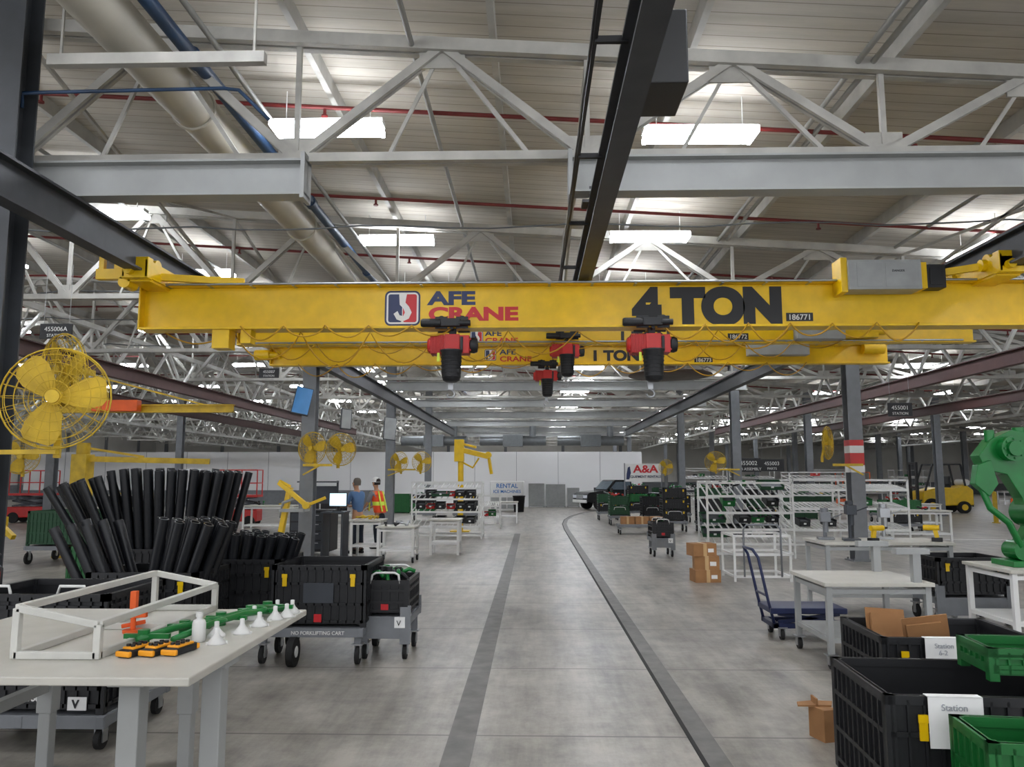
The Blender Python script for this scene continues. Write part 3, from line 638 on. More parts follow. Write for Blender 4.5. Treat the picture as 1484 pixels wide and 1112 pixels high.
def make_rack(w,d,h,zs,label,loc,rz=0,tilt=.12,group='flow racks',div=3):
    t=thing('flow_rack',label,'rack',loc,rz,group); W=w/2;D=d/2; b=B()
    for x in (-W,W):
        for y in (-D,D): b.bar((x,y,0),(x,y,h),.04)
        b.bar((x,-D,h-.02),(x,D,h-.02),.04); b.bar((x,-D,.1),(x,D,.1),.04)
    for y in (-D,D): b.bar((-W,y,h-.02),(W,y,h-.02),.04); b.bar((-W,y,.1),(W,y,.1),.04)
    part(b,'frame',t,WHT)
    for z in zs:
        b=B()
        for y,dz in ((-D,-tilt/2),(D,tilt/2)): b.bar((-W,y,z+dz),(W,y,z+dz),.035,.05)
        for i in range(div*4+1):
            x=-W+w*i/(div*4); b.bar((x,-D,z-tilt/2+.01),(x,D,z+tilt/2+.01),.02,.03)
        part(b,'shelf',t,WHT)
    return t
def mk_bin(mat,label,w=.26,d=.34,h=.16):
    t=B()
    t.bx(-w/2,w/2,-d/2,d/2,0,.01).bx(-w/2,-w/2+.01,-d/2,d/2,0,h).bx(w/2-.01,w/2,-d/2,d/2,0,h).bx(-w/2,w/2,d/2-.01,d/2,0,h).bx(-w/2,w/2,-d/2,-d/2+.01,0,h*.75)
    t.bx(-w/2-.01,w/2+.01,-d/2-.01,-d/2,h*.68,h*.78).bx(-w/2-.01,-w/2,-d/2,d/2,h-.02,h).bx(w/2,w/2+.01,-d/2,d/2,h-.02,h)
    t.bx(-w/2+.03,w/2-.03,-d/2+.04,d/2-.04,.01,h*.7,1).bx(-.03,.03,-d/2-.012,-d/2-.01,.05,.09,2)
    return solo(t,'parts_bin',[mat,DGR,PAPER],label,'bin',group='parts bins on flow racks')
bins=[mk_bin(GRN,'green plastic parts bin on a flow rack'),mk_bin(BLK,'black plastic parts bin on a flow rack'),mk_bin(RED,'red plastic parts bin on a flow rack',.24,.34,.1),mk_bin(DGN,'dark green plastic tray on a flow rack',.5,.36,.1)]
used=set()
def put_bin(i,loc,rz=0,tilt=0):
    if i not in used:
        used.add(i); o=bins[i]; o.location=loc; o.rotation_euler=(tilt,0,rz)
    else: clone(bins[i],loc,rot=(tilt,0,rz))
def fill_rack(cx,cy,w,zs,tilt,prob=.8,wts=(0,1,1,2,0)):
    n=int(w/.31)
    for z in zs:
        for i in range(n):
            if random.random()<prob: put_bin(random.choice(wts),(cx-w/2+.18+i*(w-.2)/n,cy-.1+random.uniform(0,.15),z+.04),random.uniform(-.15,.15),math.atan2(tilt,.8))
make_rack(1.95,.8,1.58,(.4,.8,1.15,1.45),'white steel flow rack loaded with dark bins',(-2.4,22.3,0)); fill_rack(-2.4,22.3,1.9,(.4,.8,1.15),.12,.85,(1,1,2,1,3))
make_rack(.7,.8,1.1,(.4,.8),'white steel flow rack with a few bins',(-1.45,26.5,0)); fill_rack(-1.45,26.5,.65,(.4,.8),.12,.6)
make_rack(1.8,.9,1.6,(.45,.75,1.1,1.45),'white flow rack loaded with green and black bins',(4.6,17.3,0),tilt=.3); fill_rack(4.6,17.3,1.75,(.75,1.1,1.45),.3,.62,(0,1,3,1,1,2)); fill_rack(4.6,17.3,1.75,(.45,),.3,.4,(1,3))
parts_heap((4.6,17.2,1.55),1.6,.6,8,[GRM,BLK,RED],'painted machine part resting on a flow rack','parts on the flow rack'); parts_heap((4.6,17.2,.85),1.6,.6,8,[GRM,BLK,STEEL],'painted machine part resting on a flow rack','parts on the flow rack')
make_rack(1.3,.9,1.65,(.5,1.0,1.45),'tall white steel rack frame mostly empty',(6.9,19.6,0)); make_rack(1.3,.9,1.65,(.5,1.0,1.45),'tall white steel rack frame mostly empty',(8.35,19.6,0)); fill_rack(7.6,19.6,2.4,(.5,1.0),.12,.3)
t=thing('push_cart','white tubular push cart with grey loop handle','cart',(3.72,13.4,0),group='carts and dollies')
b=B()
for x in (-.45,.45):
    for y in (-.4,.4): b.bar((x,y,0.02),(x,y,.75),.035)
    for z in (.1,.45,.75): b.bar((x,-.4,z),(x,.4,z),.035)
for y in (-.4,.4):
    for z in (.1,.45,.75): b.bar((-.45,y,z),(.45,y,z),.035)
part(b,'frame',t,WHT); part(B().tube([(-.3,-.42,.1),(-.3,-.42,.85),(-.25,-.42,.93),(.25,-.42,.93),(.3,-.42,.85),(.3,-.42,.1)],.016,8),'handle',t,GRY)
make_table(.8,.7,.72,'white steel work cart on casters',(-2.75,16.1,0),cast=1); make_table(.7,.7,.8,'white steel table with lower shelf',(-3.55,17.0,0)); make_table(.7,.7,.78,'white steel table with lower shelf',(-1.95,17.7,0))
parts_heap((-2.75,16.1,.75),.7,.5,5,[BLK,STEEL],'small steel part on a white cart','parts on small tables'); parts_heap((-3.55,17.0,.83),.6,.5,5,[BLK,YEL2,RED],'small painted part on a white table','parts on small tables')
make_table(.9,.7,.8,'white steel table with small parts',(-1.0,29.5,0))
# workstation
t=thing('tool_cabinet','black steel tool cabinet workstation by the column','cabinet',(-4.9,17.6,0))
part(B().bx(-.45,.45,-.35,.35,.08,.95).bx(-.47,.47,-.37,.37,.95,.98),'body',t,BLK,bevel=.01)
for k in range(4): part(B().bx(-.42,.42,-.365,-.35,.14+k*.2,.31+k*.2).bar((-.2,-.38,.27+k*.2),(.2,-.38,.27+k*.2),.015,.015,1),'drawer',t,[DGR,STEEL])
part(B().bar((-.43,.3,.98),(-.43,.3,1.62),.04).bar((.43,.3,.98),(.43,.3,1.62),.04).bx(-.45,.45,.1,.34,1.58,1.61).bx(-.45,.45,.29,.31,1.1,1.5),'shelf_frame',t,DGR)
t=thing('computer_desk','slim dark desk with a computer','desk',(-4.4,16.9,0))
part(B().bx(-.1,.4,-.3,.3,.94,.97).bx(-.08,-.04,-.28,.28,0,.94).bx(.34,.38,-.28,.28,0,.94),'desk_frame',t,DGR)
t=thing('computer_monitor','flat computer monitor showing a pale blue screen','monitor',(-4.2,16.9,.97),-.1)
part(B().bx(-.2,.2,-.01,.02,.1,.4).bx(-.03,.03,.02,.05,.02,.2).bx(-.1,.1,-.06,.1,0,.015),'casing',t,BLK); part(B().bx(-.185,.185,-.013,-.01,.12,.385),'screen',t,SCR,label='glowing pale blue screen')
t=thing('lifting_stand','yellow steel lifting stand with folding arm','lifting device',(-4.95,15.6,0))
part(B().bx(-.3,.3,-.25,.25,0,.05).bar((-.15,0,.05),(.1,0,1.5),.14,.1).bar((.1,0,1.5),(-.1,-.1,1.62),.08),'post',t,YEL,bevel=.01)
part(B().bar((-.1,-.1,1.6),(.5,-.2,1.15),.07,.09).bar((.5,-.2,1.15),(.85,-.1,1.3),.06).cyl((.5,-.28,1.15),(.5,-.12,1.15),.07,12),'arm',t,YEL,bevel=.008)
part(B().bx(-.05,.45,-.2,.2,1.02,1.08).tube([(-.1,.1,.9),(0,-.1,1.2),(.3,-.15,1.3)],.03,8),'tool_head',t,LGR)
t=thing('lifting_manipulator','yellow column-mounted lifting manipulator arm','lifting device',(-2.3,25,0))
part(B().cyl((0,0,0),(0,0,2.2),.09,14).bx(-.3,.3,-.3,.3,0,.03),'post',t,YEL); part(B().bar((-.1,0,2.6),(.9,-.3,2.35),.12,.16).bar((-.1,0,2.8),(.5,-.15,2.65),.07).bx(-.2,.1,-.15,.15,2.2,2.9).bar((.9,-.3,2.4),(1.0,-.35,1.8),.08).cyl((.9,-.45,2.4),(.9,-.15,2.4),.1,14).tube([(.0,0,2.2),(.4,-.2,2.0),(.6,-.3,2.3)],.03,8),'arm',t,YEL,bevel=.01)
t=thing('lifting_manipulator','yellow square post with a long lifting arm','lifting device',(-9.85,16.9,0))
part(B().bx(-.17,.17,-.17,.17,0,2.2).bx(-.35,.35,-.35,.35,0,.04),'post',t,YEL2,bevel=.01); part(B().bar((0,0,2.1),(2.6,.5,2.05),.1,.12).bar((0,0,2.35),(1.2,.3,2.15),.05).cyl((0,0,2.2),(0,0,2.45),.14,14),'arm',t,YEL2)
t=thing('floor_jack','small yellow lifting jack standing by the dark column','lifting device',(-5.45,7.9,0))
part(B().bx(-.15,.15,-.15,.15,0,.04).cyl((0,0,.04),(0,0,1.25),.05,12).bx(-.06,.08,-.06,.06,1.1,1.3).bar((.0,0,1.25),(.25,-.1,1.1),.05),'body',t,YEL2,bevel=.005)
# ---------------------------------------------------------------- people
def skin(chains,name,mat,par=None,sub=1):
    vs=[];es=[];rs=[];roots=[]
    idx={}
    for ch in chains:
        prev=None
        for k,(key,p_,r) in enumerate(ch):
            if key and key in idx: i=idx[key]
            else:
                i=len(vs); vs.append(p_); rs.append(r if isinstance(r,tuple) else (r,r))
                if key: idx[key]=i
                if k==0: roots.append(i)
            if prev is not None: es.append((prev,i))
            prev=i
    me=bpy.data.meshes.new(name); me.from_pydata(vs,es,[]); o=bpy.data.objects.new(name,me); COL.objects.link(o)
    md=o.modifiers.new('s','SKIN'); md.use_smooth_shade=True
    sv=me.skin_vertices[0].data
    for i,r in enumerate(rs): sv[i].radius=r; sv[i].use_root=(i in roots)
    sd=o.modifiers.new('sub','SUBSURF'); sd.levels=sub; sd.render_levels=sub
    bpy.context.view_layer.update()
    m2=bpy.data.meshes.new_from_object(o.evaluated_get(bpy.context.evaluated_depsgraph_get()))
    bpy.data.objects.remove(o); m2.materials.clear(); m2.materials.append(mat)
    for p_ in m2.polygons: p_.material_index=0; p_.use_smooth=True
    n=bpy.data.objects.new(name,m2); link(n,par); return n
def person(loc,rz,label,vest,elb,wri,lean=0,sc_=1):
    E,Wr=elb,wri; ly=lean
    pel=('pel',(0,0,.95),(.13,.1)); sp=('sp',(0,ly*.3,1.15),(.12,.09)); chn=('ch',(0,ly*.8,1.38),(.15,.1)); nb=('nb',(0,ly,1.49),.06)
    body=[[pel,sp,chn,nb,('nk',(0,ly+.015,1.55),.052),('h1',(0,ly+.035,1.61),.07),('h2',(0,ly+.03,1.68),(.078,.092)),('h3',(0,ly+.015,1.745),(.062,.075))],
          [('h2',0,0),('nose',(0,ly+.135,1.655),.012)]]
    for s in (-1,1):
        sh=('sh%d'%s,(s*.18,ly,1.43),.058)
        el=('el%d'%s,(s*E[0],ly+E[1],E[2]),.042); wr=('wr%d'%s,(s*Wr[0],ly+Wr[1],Wr[2]),.028)
        fd=(Vector(wr[1])-Vector(el[1])).normalized()
        pa=Vector(wr[1])+fd*.07
        body.append([chn,sh,el,wr,('pa%d'%s,tuple(pa),(.036,.02))])
        body.append([pel,('hp%d'%s,(s*.095,0,.88),.085),('kn%d'%s,(s*.11,.03,.49),.058),('an%d'%s,(s*.115,-.02,.09),.04),('to%d'%s,(s*.125,.14,.035),(.04,.03))])
        sd=fd.cross(Vector((0,0,1))); sd=(sd if sd.length>.1 else Vector((1,0,0))).normalized()
        for k,ln in enumerate((.07,.08,.075,.06)):
            q=pa+sd*(k-1.5)*.019; body.append([(None,tuple(q),.009),(None,tuple(q+fd*ln*.55),.008),(None,tuple(q+fd*ln*.95+Vector((0,0,-.02))),.007)])
        q=pa-sd*s*.025-fd*.03; body.append([(None,tuple(q),.01),(None,tuple(q-sd*s*.03+fd*.025),.009),(None,tuple(q-sd*s*.04+fd*.05),.008)])
    o=skin(body,'person',SKIN); tag(o,label,'person')
    o.location=loc; o.rotation_euler=(0,0,rz); o.scale=(sc_,)*3
    sc=[[('pel',(0,0,.93),(.155,.125)),('sp',(0,ly*.3,1.15),(.15,.12)),('ch',(0,ly*.8,1.38),(.17,.125)),('nb',(0,ly,1.48),.072)]]
    for s in (-1,1):
        a=Vector((s*.18,ly,1.43)); e_=Vector((s*E[0],ly+E[1],E[2])); q=e_*.9+a*.1
        sc.append([('ch',0,0),('s%d'%s,tuple(a),.075),('q%d'%s,tuple(q),.06)])
    skin(sc,'shirt',SHIRT if not vest else M('grey_cotton','8A8F98',.9),o)
    tc_=[[('p',(0,0,.97),(.15,.12)),('p2',(0,0,.92),(.15,.12))]]
    for s in (-1,1): tc_.append([('p2',0,0),('a%d'%s,(s*.095,0,.86),.1),('b%d'%s,(s*.11,.03,.49),.078),('c%d'%s,(s*.115,-.015,.1),.062)])
    skin(tc_,'trousers',PANTS,o)
    for s in (-1,1):
        part(B().bx(s*.12-.045,s*.12+.045,-.07,.2,0,.07).bx(s*.12-.04,s*.12+.04,-.07,.06,.07,.12),'shoe',o,BLK2,bevel=.02)
        part(B().ball((s*.03,ly+.118,1.685),.012,8),'eye',o,M('eye_dark','1A120E',.2))
        part(B().ball((s*.083,ly+.03,1.67),.022,8,sz=1.4),'ear',o,SKIN)
    part(B().bx(-.022,.022,ly+.115,ly+.122,1.622,1.63),'mouth',o,M('lip','8A4A42',.5))
    hb=B().lathe([(.085,-.06),(.094,0),(.096,.04),(.085,.085),(.055,.12),(0,.13)],(0,ly-.005,1.69),n=18)
    part(hb,'hair',o,HAIR if vest else M('grey_hair','6A625A',.7))
    if vest:
        h2=B().lathe([(.14,0),(.108,.01),(.106,.05),(.09,.1),(.05,.13),(0,.138)],(0,ly+.02,1.7),n=20); part(h2,'hard_hat',o,WHT)
        v=B(); prof=[(.185,.92),(.18,1.1),(.185,1.2),(.2,1.38),(.15,1.47)]
        n=20; vs_=[]
        for r,z in prof:
            for i in range(n): a=2*pi*i/n; vs_.append((r*math.cos(a),ly*(z-.95)/.5+r*.78*math.sin(a),z))
        for k in range(len(prof)-1): v.add(vs_,[(k*n+i,k*n+(i+1)%n,(k+1)*n+(i+1)%n,(k+1)*n+i) for i in range(n)],1 if k==1 else 0,True)
        for s in (-1,1): v.bar((s*.1,ly+.155,.95),(s*.09,ly+.13,1.45),.05,.012,1); v.bar((s*.1,-.155,.95),(s*.09,ly-.13,1.47),.05,.012,1)
        part(v,'safety_vest',o,[VEST,LIME],label='orange vest with lime stripes')
    return o
person((-3.95,17.75,0),1.0,'person in blue shirt and dark trousers facing a computer',False,(.23,.1,1.15),(.14,.34,1.12),.06,.93)
person((-3.7,19.0,0),1.1,'person in orange vest and white hard hat at a table',True,(.24,.12,1.14),(.12,.33,1.02),.12,.93)
# ---------------------------------------------------------------- right side objects
dR=clone(dB,(2.8,17.45,0)); kR=clone(kB,(2.8,17.45,.4)); parts_heap((2.8,17.4,.75),.35,.45,5,[GRM,BLK],'green painted cast part lying in the tote','parts in the tote')
TAPE=M('packing_tape','C2A070',.3)
for i,(x,y,z,s,r) in enumerate(((2.83,13.2,0,(.42,.34,.2),.1),(2.85,13.22,.2,(.4,.34,.22),-.1),(2.78,13.2,.42,(.4,.3,.2),.2))):
    a,c,h=s
    b=B().bx(-a/2,a/2,-c/2,c/2,0,h).bx(-.03,.03,-c/2-.002,-c/2,0,h,1).bx(-.03,.03,-c/2,c/2,h,h+.002,1).bx(.05,.15,-c/2-.003,-c/2,h*.3,h*.6,2)
    solo(b,'cardboard_box',[CARD,TAPE,PAPER],'brown taped cardboard box in a stack on the floor','box',(x,y,z),r,group='stacked cardboard boxes',bevel=.004)
def stack(x,y,w,lv,rz=0,hz=.34,gap=.2):
    make_dolly(w+.05,.75,.34,'grey dolly under stacked crates',(x,y,0),rz,.1,handle=.3)
    z=.34
    for i in range(lv):
        m=[BLK,DGN,GRN,BLK][random.randrange(4)]
        make_crate(w,.7,hz,m,'ribbed plastic crate stacked on a dolly',loc=(x,y,z),rz=rz,latch=(w>.7 and m is BLK),group='stacked crates')
        parts_heap((x,y,z+hz+.02),w,.5,4,[GRM,GRM,STEEL,RED],'painted machine part piled in a crate','parts on stacked crates')
        z+=hz+.002
    b=B()
for a in ((3.1,28.6,.7,2),(4.2,28.2,.7,2),(4.45,25.2,.75,3),(5.5,24.9,.7,3),(3.0,31.8,.8,2),(4.3,32.5,.8,3),(5.6,30.5,.8,2),(7.8,27,.9,2),(-2.6,30.5,.9,2),(-4.3,31,.9,2),(11,24,1,2),(13.5,30.5,1,1)): stack(*a)
for i in range(3):
    solo(B().bx(-.2,.2,-.15,.15,0,.22).bx(-.03,.03,-.152,.15,0,.222,1),'cardboard_box',[CARD,TAPE],'brown cardboard box on a low dolly','box',(2.85+.42*i,24.0,0.3),.1*i,group='loose cardboard boxes')
make_dolly(1.4,.7,.3,'low grey dolly carrying cardboard boxes',(3.25,24.0,0))
t=make_table(.98,.95,.76,'pale steel work table on casters with steel uprights',(3.1,7.7,0),cast=1,mat=LGR)
for y in (-.41,.41): part(B().bx(.32,.39,y-.035,y+.035,.76,1.03).bx(.17,.47,y-.045,y+.045,1.01,1.06),'fixture_post',t,LGR)
make_table(1.6,.8,.9,'white work bench with hand tools on top',(4.4,10.3,0),mat=LGR)
def tool_press(x,y,z,h,m,label):
    b=B().bx(-.1,.1,-.12,.12,0,.03).cyl((0,.05,.03),(0,.05,h),.025,12).bx(-.06,.06,-.15,.1,h-.12,h).cyl((0,-.1,h-.25),(0,-.1,h),.03,12).cyl((0,.05,h),(0,.05,h+.05),.05,12).bar((.06,-.05,h-.08),(.2,-.1,h-.02),.015)
    solo(b,'bench_press',m,label,'tool',(x,y,z),random.uniform(-.5,.5),group='bench tools',bevel=.004)
tool_press(4.05,10.2,.9,.45,DGR,'small dark bench press tool on a work bench'); tool_press(3.8,10.4,.9,.35,GRY,'small grey bench press tool on a work bench'); tool_press(4.6,10.5,.9,.4,STEEL,'steel clamp tool standing on a work bench')
def drill(x,y,z,rz):
    t=thing('cordless_drill','yellow and black cordless drill lying on a bench','drill',(x,y,z),rz,group='cordless drills')
    part(B().cyl((-.1,0,.17),(.08,0,.17),.035,12).bar((-.05,0,.16),(-.07,0,.05),.035,.05),'body',t,YEL); part(B().bx(-.13,-.01,-.04,.04,0,.05),'battery',t,BLK,bevel=.005); part(B().cyl((.08,0,.17),(.14,0,.17),.02,10,r2=.012),'chuck',t,BLK)
drill(4.3,10.0,.9,.3); drill(5.0,10.1,.9,2.6)
t=thing('lift_cart','navy blue hydraulic scissor lift cart with curved handle','cart',(2.95,8.75,0))
part(B().bx(-.45,.35,-.25,.25,.27,.33),'deck',t,NAVY,bevel=.01)
part(B().bx(-.42,.36,-.23,-.17,.12,.17).bx(-.42,.36,.17,.23,.12,.17).bx(-.42,-.36,-.23,.23,.12,.17).bar((-.35,-.15,.17),(.3,-.15,.26),.03,.04).bar((.3,-.15,.17),(-.35,-.15,.26),.03,.04),'base_frame',t,NAVY,bevel=.004)
part(B().tube([(-.4,-.2,.14),(-.46,-.2,.4),(-.55,-.2,.85),(-.6,-.18,.93),(-.6,.18,.93),(-.55,.2,.85),(-.46,.2,.4),(-.4,.2,.14)],.016,8).bar((-.47,-.2,.45),(-.47,.2,.45),.02),'handle',t,NAVY)
for x in (-.33,.28):
    for y in (-.2,.2): b=B(); caster(b,x,y,.055); part(b,'caster',t,[STEEL,BLK2])
kF=make_crate(1.05,.8,.62,BLK,'black bulk crate holding cardboard with a paper sheet',loc=(2.9,5.9,0),rz=-.04,group='black bulk crates')
kH=make_crate(1.25,.85,.62,BLK,'black bulk crate with yellow latches and a taped paper',loc=(2.4,4.48,0),rz=-.06,group='black bulk crates')
PEN=M('pencil_grey','A6A9AE',.8)
for k,x,tx in ((kF,-.12,'Station\n  6-2'),(kH,-.3,'Station')):
    D_=.4 if k is kF else .425
    part(B().bx(x-.13,x+.13,-D_-.024,-D_-.021,.38,.625).bx(x-.13,x+.13,-D_-.024,-D_+.03,.622,.626),'paper_sheet',k,PAPER,label='white handwritten paper sheet')
    txt(tx,.045,k,PEN,(x-.07,-D_-.026,.56),name='handwriting')
for l,s,r in (((2.6,5.95,.3),(.34,.01,.4),(-.2,.1,.3)),((2.85,5.85,.28),(.3,.01,.42),(.25,-.15,-.2))):
    o=solo(B().bx(-s[0]/2,s[0]/2,-s[1]/2,s[1]/2,0,s[2]*1.1).bx(-s[0]/2+.02,s[0]/2-.05,-s[1]/2-.03,s[1]/2-.02,.05,s[2]),'cardboard_sheet',CARD,'torn piece of brown cardboard leaning inside a crate','cardboard',l,group='cardboard sheets'); o.rotation_euler=r
make_crate(.5,.4,.17,GRN,'shallow green tote sitting on the black crate',loc=(2.7,4.55,.62),rz=-.1,latch=False,group='green crates')
make_crate(.42,.42,.58,GRN,'tall bright green tote with ribbed sides',loc=(2.16,3.7,0),rz=-.12,latch=False,group='green crates')
solo(B().prism([(-.12,0),(.1,0),(.14,.1),(.02,.12),(-.1,.08)],'z',0,.01).bx(.0,.012,0,.1,.0,.05),'cardboard_sheet',CARD,'torn cardboard scrap beside the black crate','cardboard',(1.86,5.4,.2),group='cardboard sheets')
solo(B().bx(-.05,.05,-.08,.08,0,.2),'cardboard_box',CARD,'narrow brown cardboard box on the floor','box',(1.9,5.4,0),.3,group='loose cardboard boxes')
make_dolly(.9,.7,.32,'grey steel cart carrying a black tote',(5.1,9.7,0),0,.08,sides=.15); make_crate(.82,.66,.45,BLK,'black tote on a grey steel cart',loc=(5.1,9.7,.32),group='black bulk crates')
make_table(1.5,.9,.78,'white steel work table beneath the green casting',(5.5,8.5,0),mat=WHT)
# green casting
b=B()
b.prism([(-.12,1.32),(.1,1.42),(.32,1.38),(.42,1.2),(.3,1.12),(.36,.8),(.48,.5),(.4,.2),(.15,.05),(.02,.12),(.22,.4),(.16,.7),(.02,.95),(-.2,1.0),(-.26,1.15)],'y',-.09,.09)
b.prism([(-.3,1.05),(-.16,1.1),(-.1,.85),(-.2,.72),(-.34,.85)],'y',-.13,-.02)
b.cyl((.05,-.2,1.22),(.05,.2,1.22),.13,20).cyl((.05,-.24,1.22),(.05,-.2,1.22),.08,16).cyl((.3,-.16,.55),(.3,.16,.55),.15,22).cyl((.3,-.2,.55),(.3,-.16,.55),.1,18)
b.ring((.3,-.17,.55),(0,1,0),.13,.015,22,6).cyl((.12,-.12,.16),(.12,.12,.16),.1,18).tube([(-.25,-.08,.8),(-.2,-.12,.6),(-.02,-.12,.45),(.1,-.1,.2)],.035,10)
b.cyl((-.1,-.02,1.3),(-.1,-.02,1.42),.05,12).cyl((.22,0,1.36),(.22,0,1.45),.06,12).bx(-.05,.5,-.2,.2,0,.06).bar((.42,.0,1.2),(.7,.05,1.0),.1,.14).bar((.7,.05,1.0),(.75,.05,.3),.1,.12)
for i in range(8): a=2*pi*i/8; b.cyl((.05+.1*math.cos(a),-.215,1.22+.1*math.sin(a)),(.05+.1*math.cos(a),-.2,1.22+.1*math.sin(a)),.012,6)
for i in range(8): a=2*pi*i/8; b.cyl((.3+.12*math.cos(a),-.18,.55+.12*math.sin(a)),(.3+.12*math.cos(a),-.16,.55+.12*math.sin(a)),.014,6)
solo(b,'axle_casting',GRM,'tall bright green cast machine arm standing on a table','machine part',(4.98,8.5,.78),bevel=.012)
parts_heap((5.75,8.3,.81),.9,.4,8,[GRM,BLK,STEEL],'painted machine part lying on a table','parts on the table')
# ---------------------------------------------------------------- hanging signs & panels
def hsign(x,y,z,w,h,l1,l2):
    t=thing('hanging_sign','black hanging aisle sign with white lettering','sign',(x,y,z),0,group='hanging signs')
    part(B().bx(-w/2,w/2,-.01,.01,-h/2,h/2),'panel',t,BLK)
    for s in (-1,1): part(B().cyl((s*w*.4,0,h/2),(s*w*.4,0,h/2+.8),.004,5),'hanger',t,STEEL)
    txt(l1,h*.42,t,WHT,(0,-.012,.0),al='CENTER'); txt(l2,h*.28,t,WHT,(0,-.012,-h*.38),al='CENTER')
hsign(-6.3,10,3.62,.43,.2,'455006A','STATION'); hsign(-5.5,16,3.86,.42,.2,'455007','STATION'); hsign(7.65,16.4,3.1,.5,.28,'455001','STATION'); hsign(7.1,26,2.1,.8,.45,'455002','SUB ASSEMBLY'); hsign(7.95,26.3,2.1,.8,.4,'455003','PARTS')
def hpanel(x,y,z,w,h,m,rot,label):
    t=thing('hanging_display',label,'display panel',(x,y,z)); t.rotation_euler=rot
    part(B().bx(-w/2,w/2,-.03,.03,-h/2,h/2),'casing',t,DGR,bevel=.01); part(B().bx(-w/2+.02,w/2-.02,-.035,-.03,-h/2+.02,h/2-.02),'screen',t,m)
hpanel(-4.75,15.9,3.26,.36,.6,M('blue_screen','4A8CC8',.3),(-.25,.2,.3),'tilted hanging panel with a bright blue face')
hpanel(-4.05,16.8,2.95,.24,.46,BOXG,(-.2,.1,.5),'tilted grey hanging display panel'); hpanel(-4.6,25,3.25,.4,.75,BOXG,(-.2,.1,.4),'tilted grey hanging display panel')
t=thing('banner_sign','white banner with red A&A lettering on posts','sign',(5.1,36.5,0))
part(B().bx(-.85,.85,-.02,.02,1.5,2.32),'panel',t,WHT)
for x in (-.85,.85): part(B().bar((x,0,0),(x,0,2.35),.05),'post',t,GRY)
txt('A&A',.48,t,LOGOR,(.12,-.025,1.92),al='CENTER',off=.014,sx=1.2); txt('EQUIPMENT RENTALS',.15,t,LOGOB,(.08,-.025,1.68),al='CENTER',off=.003)
part(B().prism([(-.78,1.6),(-.64,1.6),(-.56,1.9),(-.6,2.2),(-.7,2.15),(-.76,1.85)],'y',-.024,-.02),'emblem',t,LOGOB)
t=thing('ice_machine','white commercial rental ice machine cabinet with blue lettering','machine',(-1.3,40,0))
part(B().bx(-.85,.85,-.5,.5,.1,1.5),'cabinet',t,WHT,bevel=.03); part(B().bx(-.8,-.02,-.52,-.5,.15,.7),'door',t,LGR,bevel=.01); part(B().bx(.02,.8,-.52,-.5,.15,.7),'door',t,LGR,bevel=.01)
txt('RENTAL',.3,t,BLU,(0,-.503,1.17),al='CENTER',off=.006); txt('ICE MACHINES',.21,t,BLU,(0,-.503,.92),al='CENTER',off=.004)
solo(B().lathe([(0,0),(.24,0),(.3,.75),(.32,.75),(.32,.8),(.26,.8),(.2,.1),(0,.1)],n=20),'trash_can',BLK2,'round black trash can on the floor','trash can',(-.69,38.9,0))
for x,w_,h_ in ((.2,.9,1.35),(1.3,1.1,1.3),(2.3,.7,1.1)):
    solo(B().bx(-w_/2,w_/2,-.03,.03,.05,h_).bx(-w_/2,-w_/2+.05,-.2,.2,0,.06).bx(w_/2-.05,w_/2,-.2,.2,0,.06).bx(-w_/2,w_/2,-.04,.04,h_-.04,h_),'screen_panel',M('panel_grey','8A8B8A',.6),'freestanding grey screen panel against the white wall','panel',(x,45,0),group='grey screen panels')
# ---------------------------------------------------------------- vehicle
t=thing('pickup_truck','black pickup truck with chrome grille parked indoors','truck',(4.6,42.5,0),3.55)
part(B().prism([(-2.6,.45),(-2.6,1.0),(-.65,1.05),(-.55,1.15),(1.2,1.15),(2.4,1.05),(2.6,.92),(2.65,.5),(2.1,.42),(-2.1,.42)],'y',-.92,.92).prism([(-.6,1.12),(-.45,1.72),(-.3,1.78),(.6,1.78),(.72,1.72),(1.25,1.14)],'y',-.8,.8),'body',t,M('black_car_paint','1B1D20',.15),bevel=.04)
part(B().prism([(-.45,1.2),(-.35,1.66),(.62,1.66),(1.05,1.2)],'y',-.81,.81).prism([(.74,1.68),(1.2,1.2),(1.23,1.22),(.77,1.7)],'y',-.7,.7),'window',t,M('car_glass','5A6670',.05))
part(B().bx(2.6,2.7,-.88,.88,.42,.6),'bumper',t,WHT,bevel=.03); part(B().bx(2.6,2.67,-.4,.4,.65,.9),'grille',t,STEEL)
for s in (-1,1): part(B().bx(2.5,2.66,s*.68-.2,s*.68+.2,.7,.88),'headlight',t,M('lamp_glass','E5EAF0',.1)); part(B().bx(1.0,1.1,s*1.02-.1,s*1.02+.1,1.1,1.3),'mirror',t,BLK)
for x in (-1.7,1.75):
    for s in (-1,1): part(B().cyl((x,s*.72,.38),(x,s*.95,.38),.38,24).cyl((x,s*.94,.38),(x,s*.96,.38),.22,16,1),'wheel',t,[BLK2,STEEL])
t.scale=(.88,.88,.88)
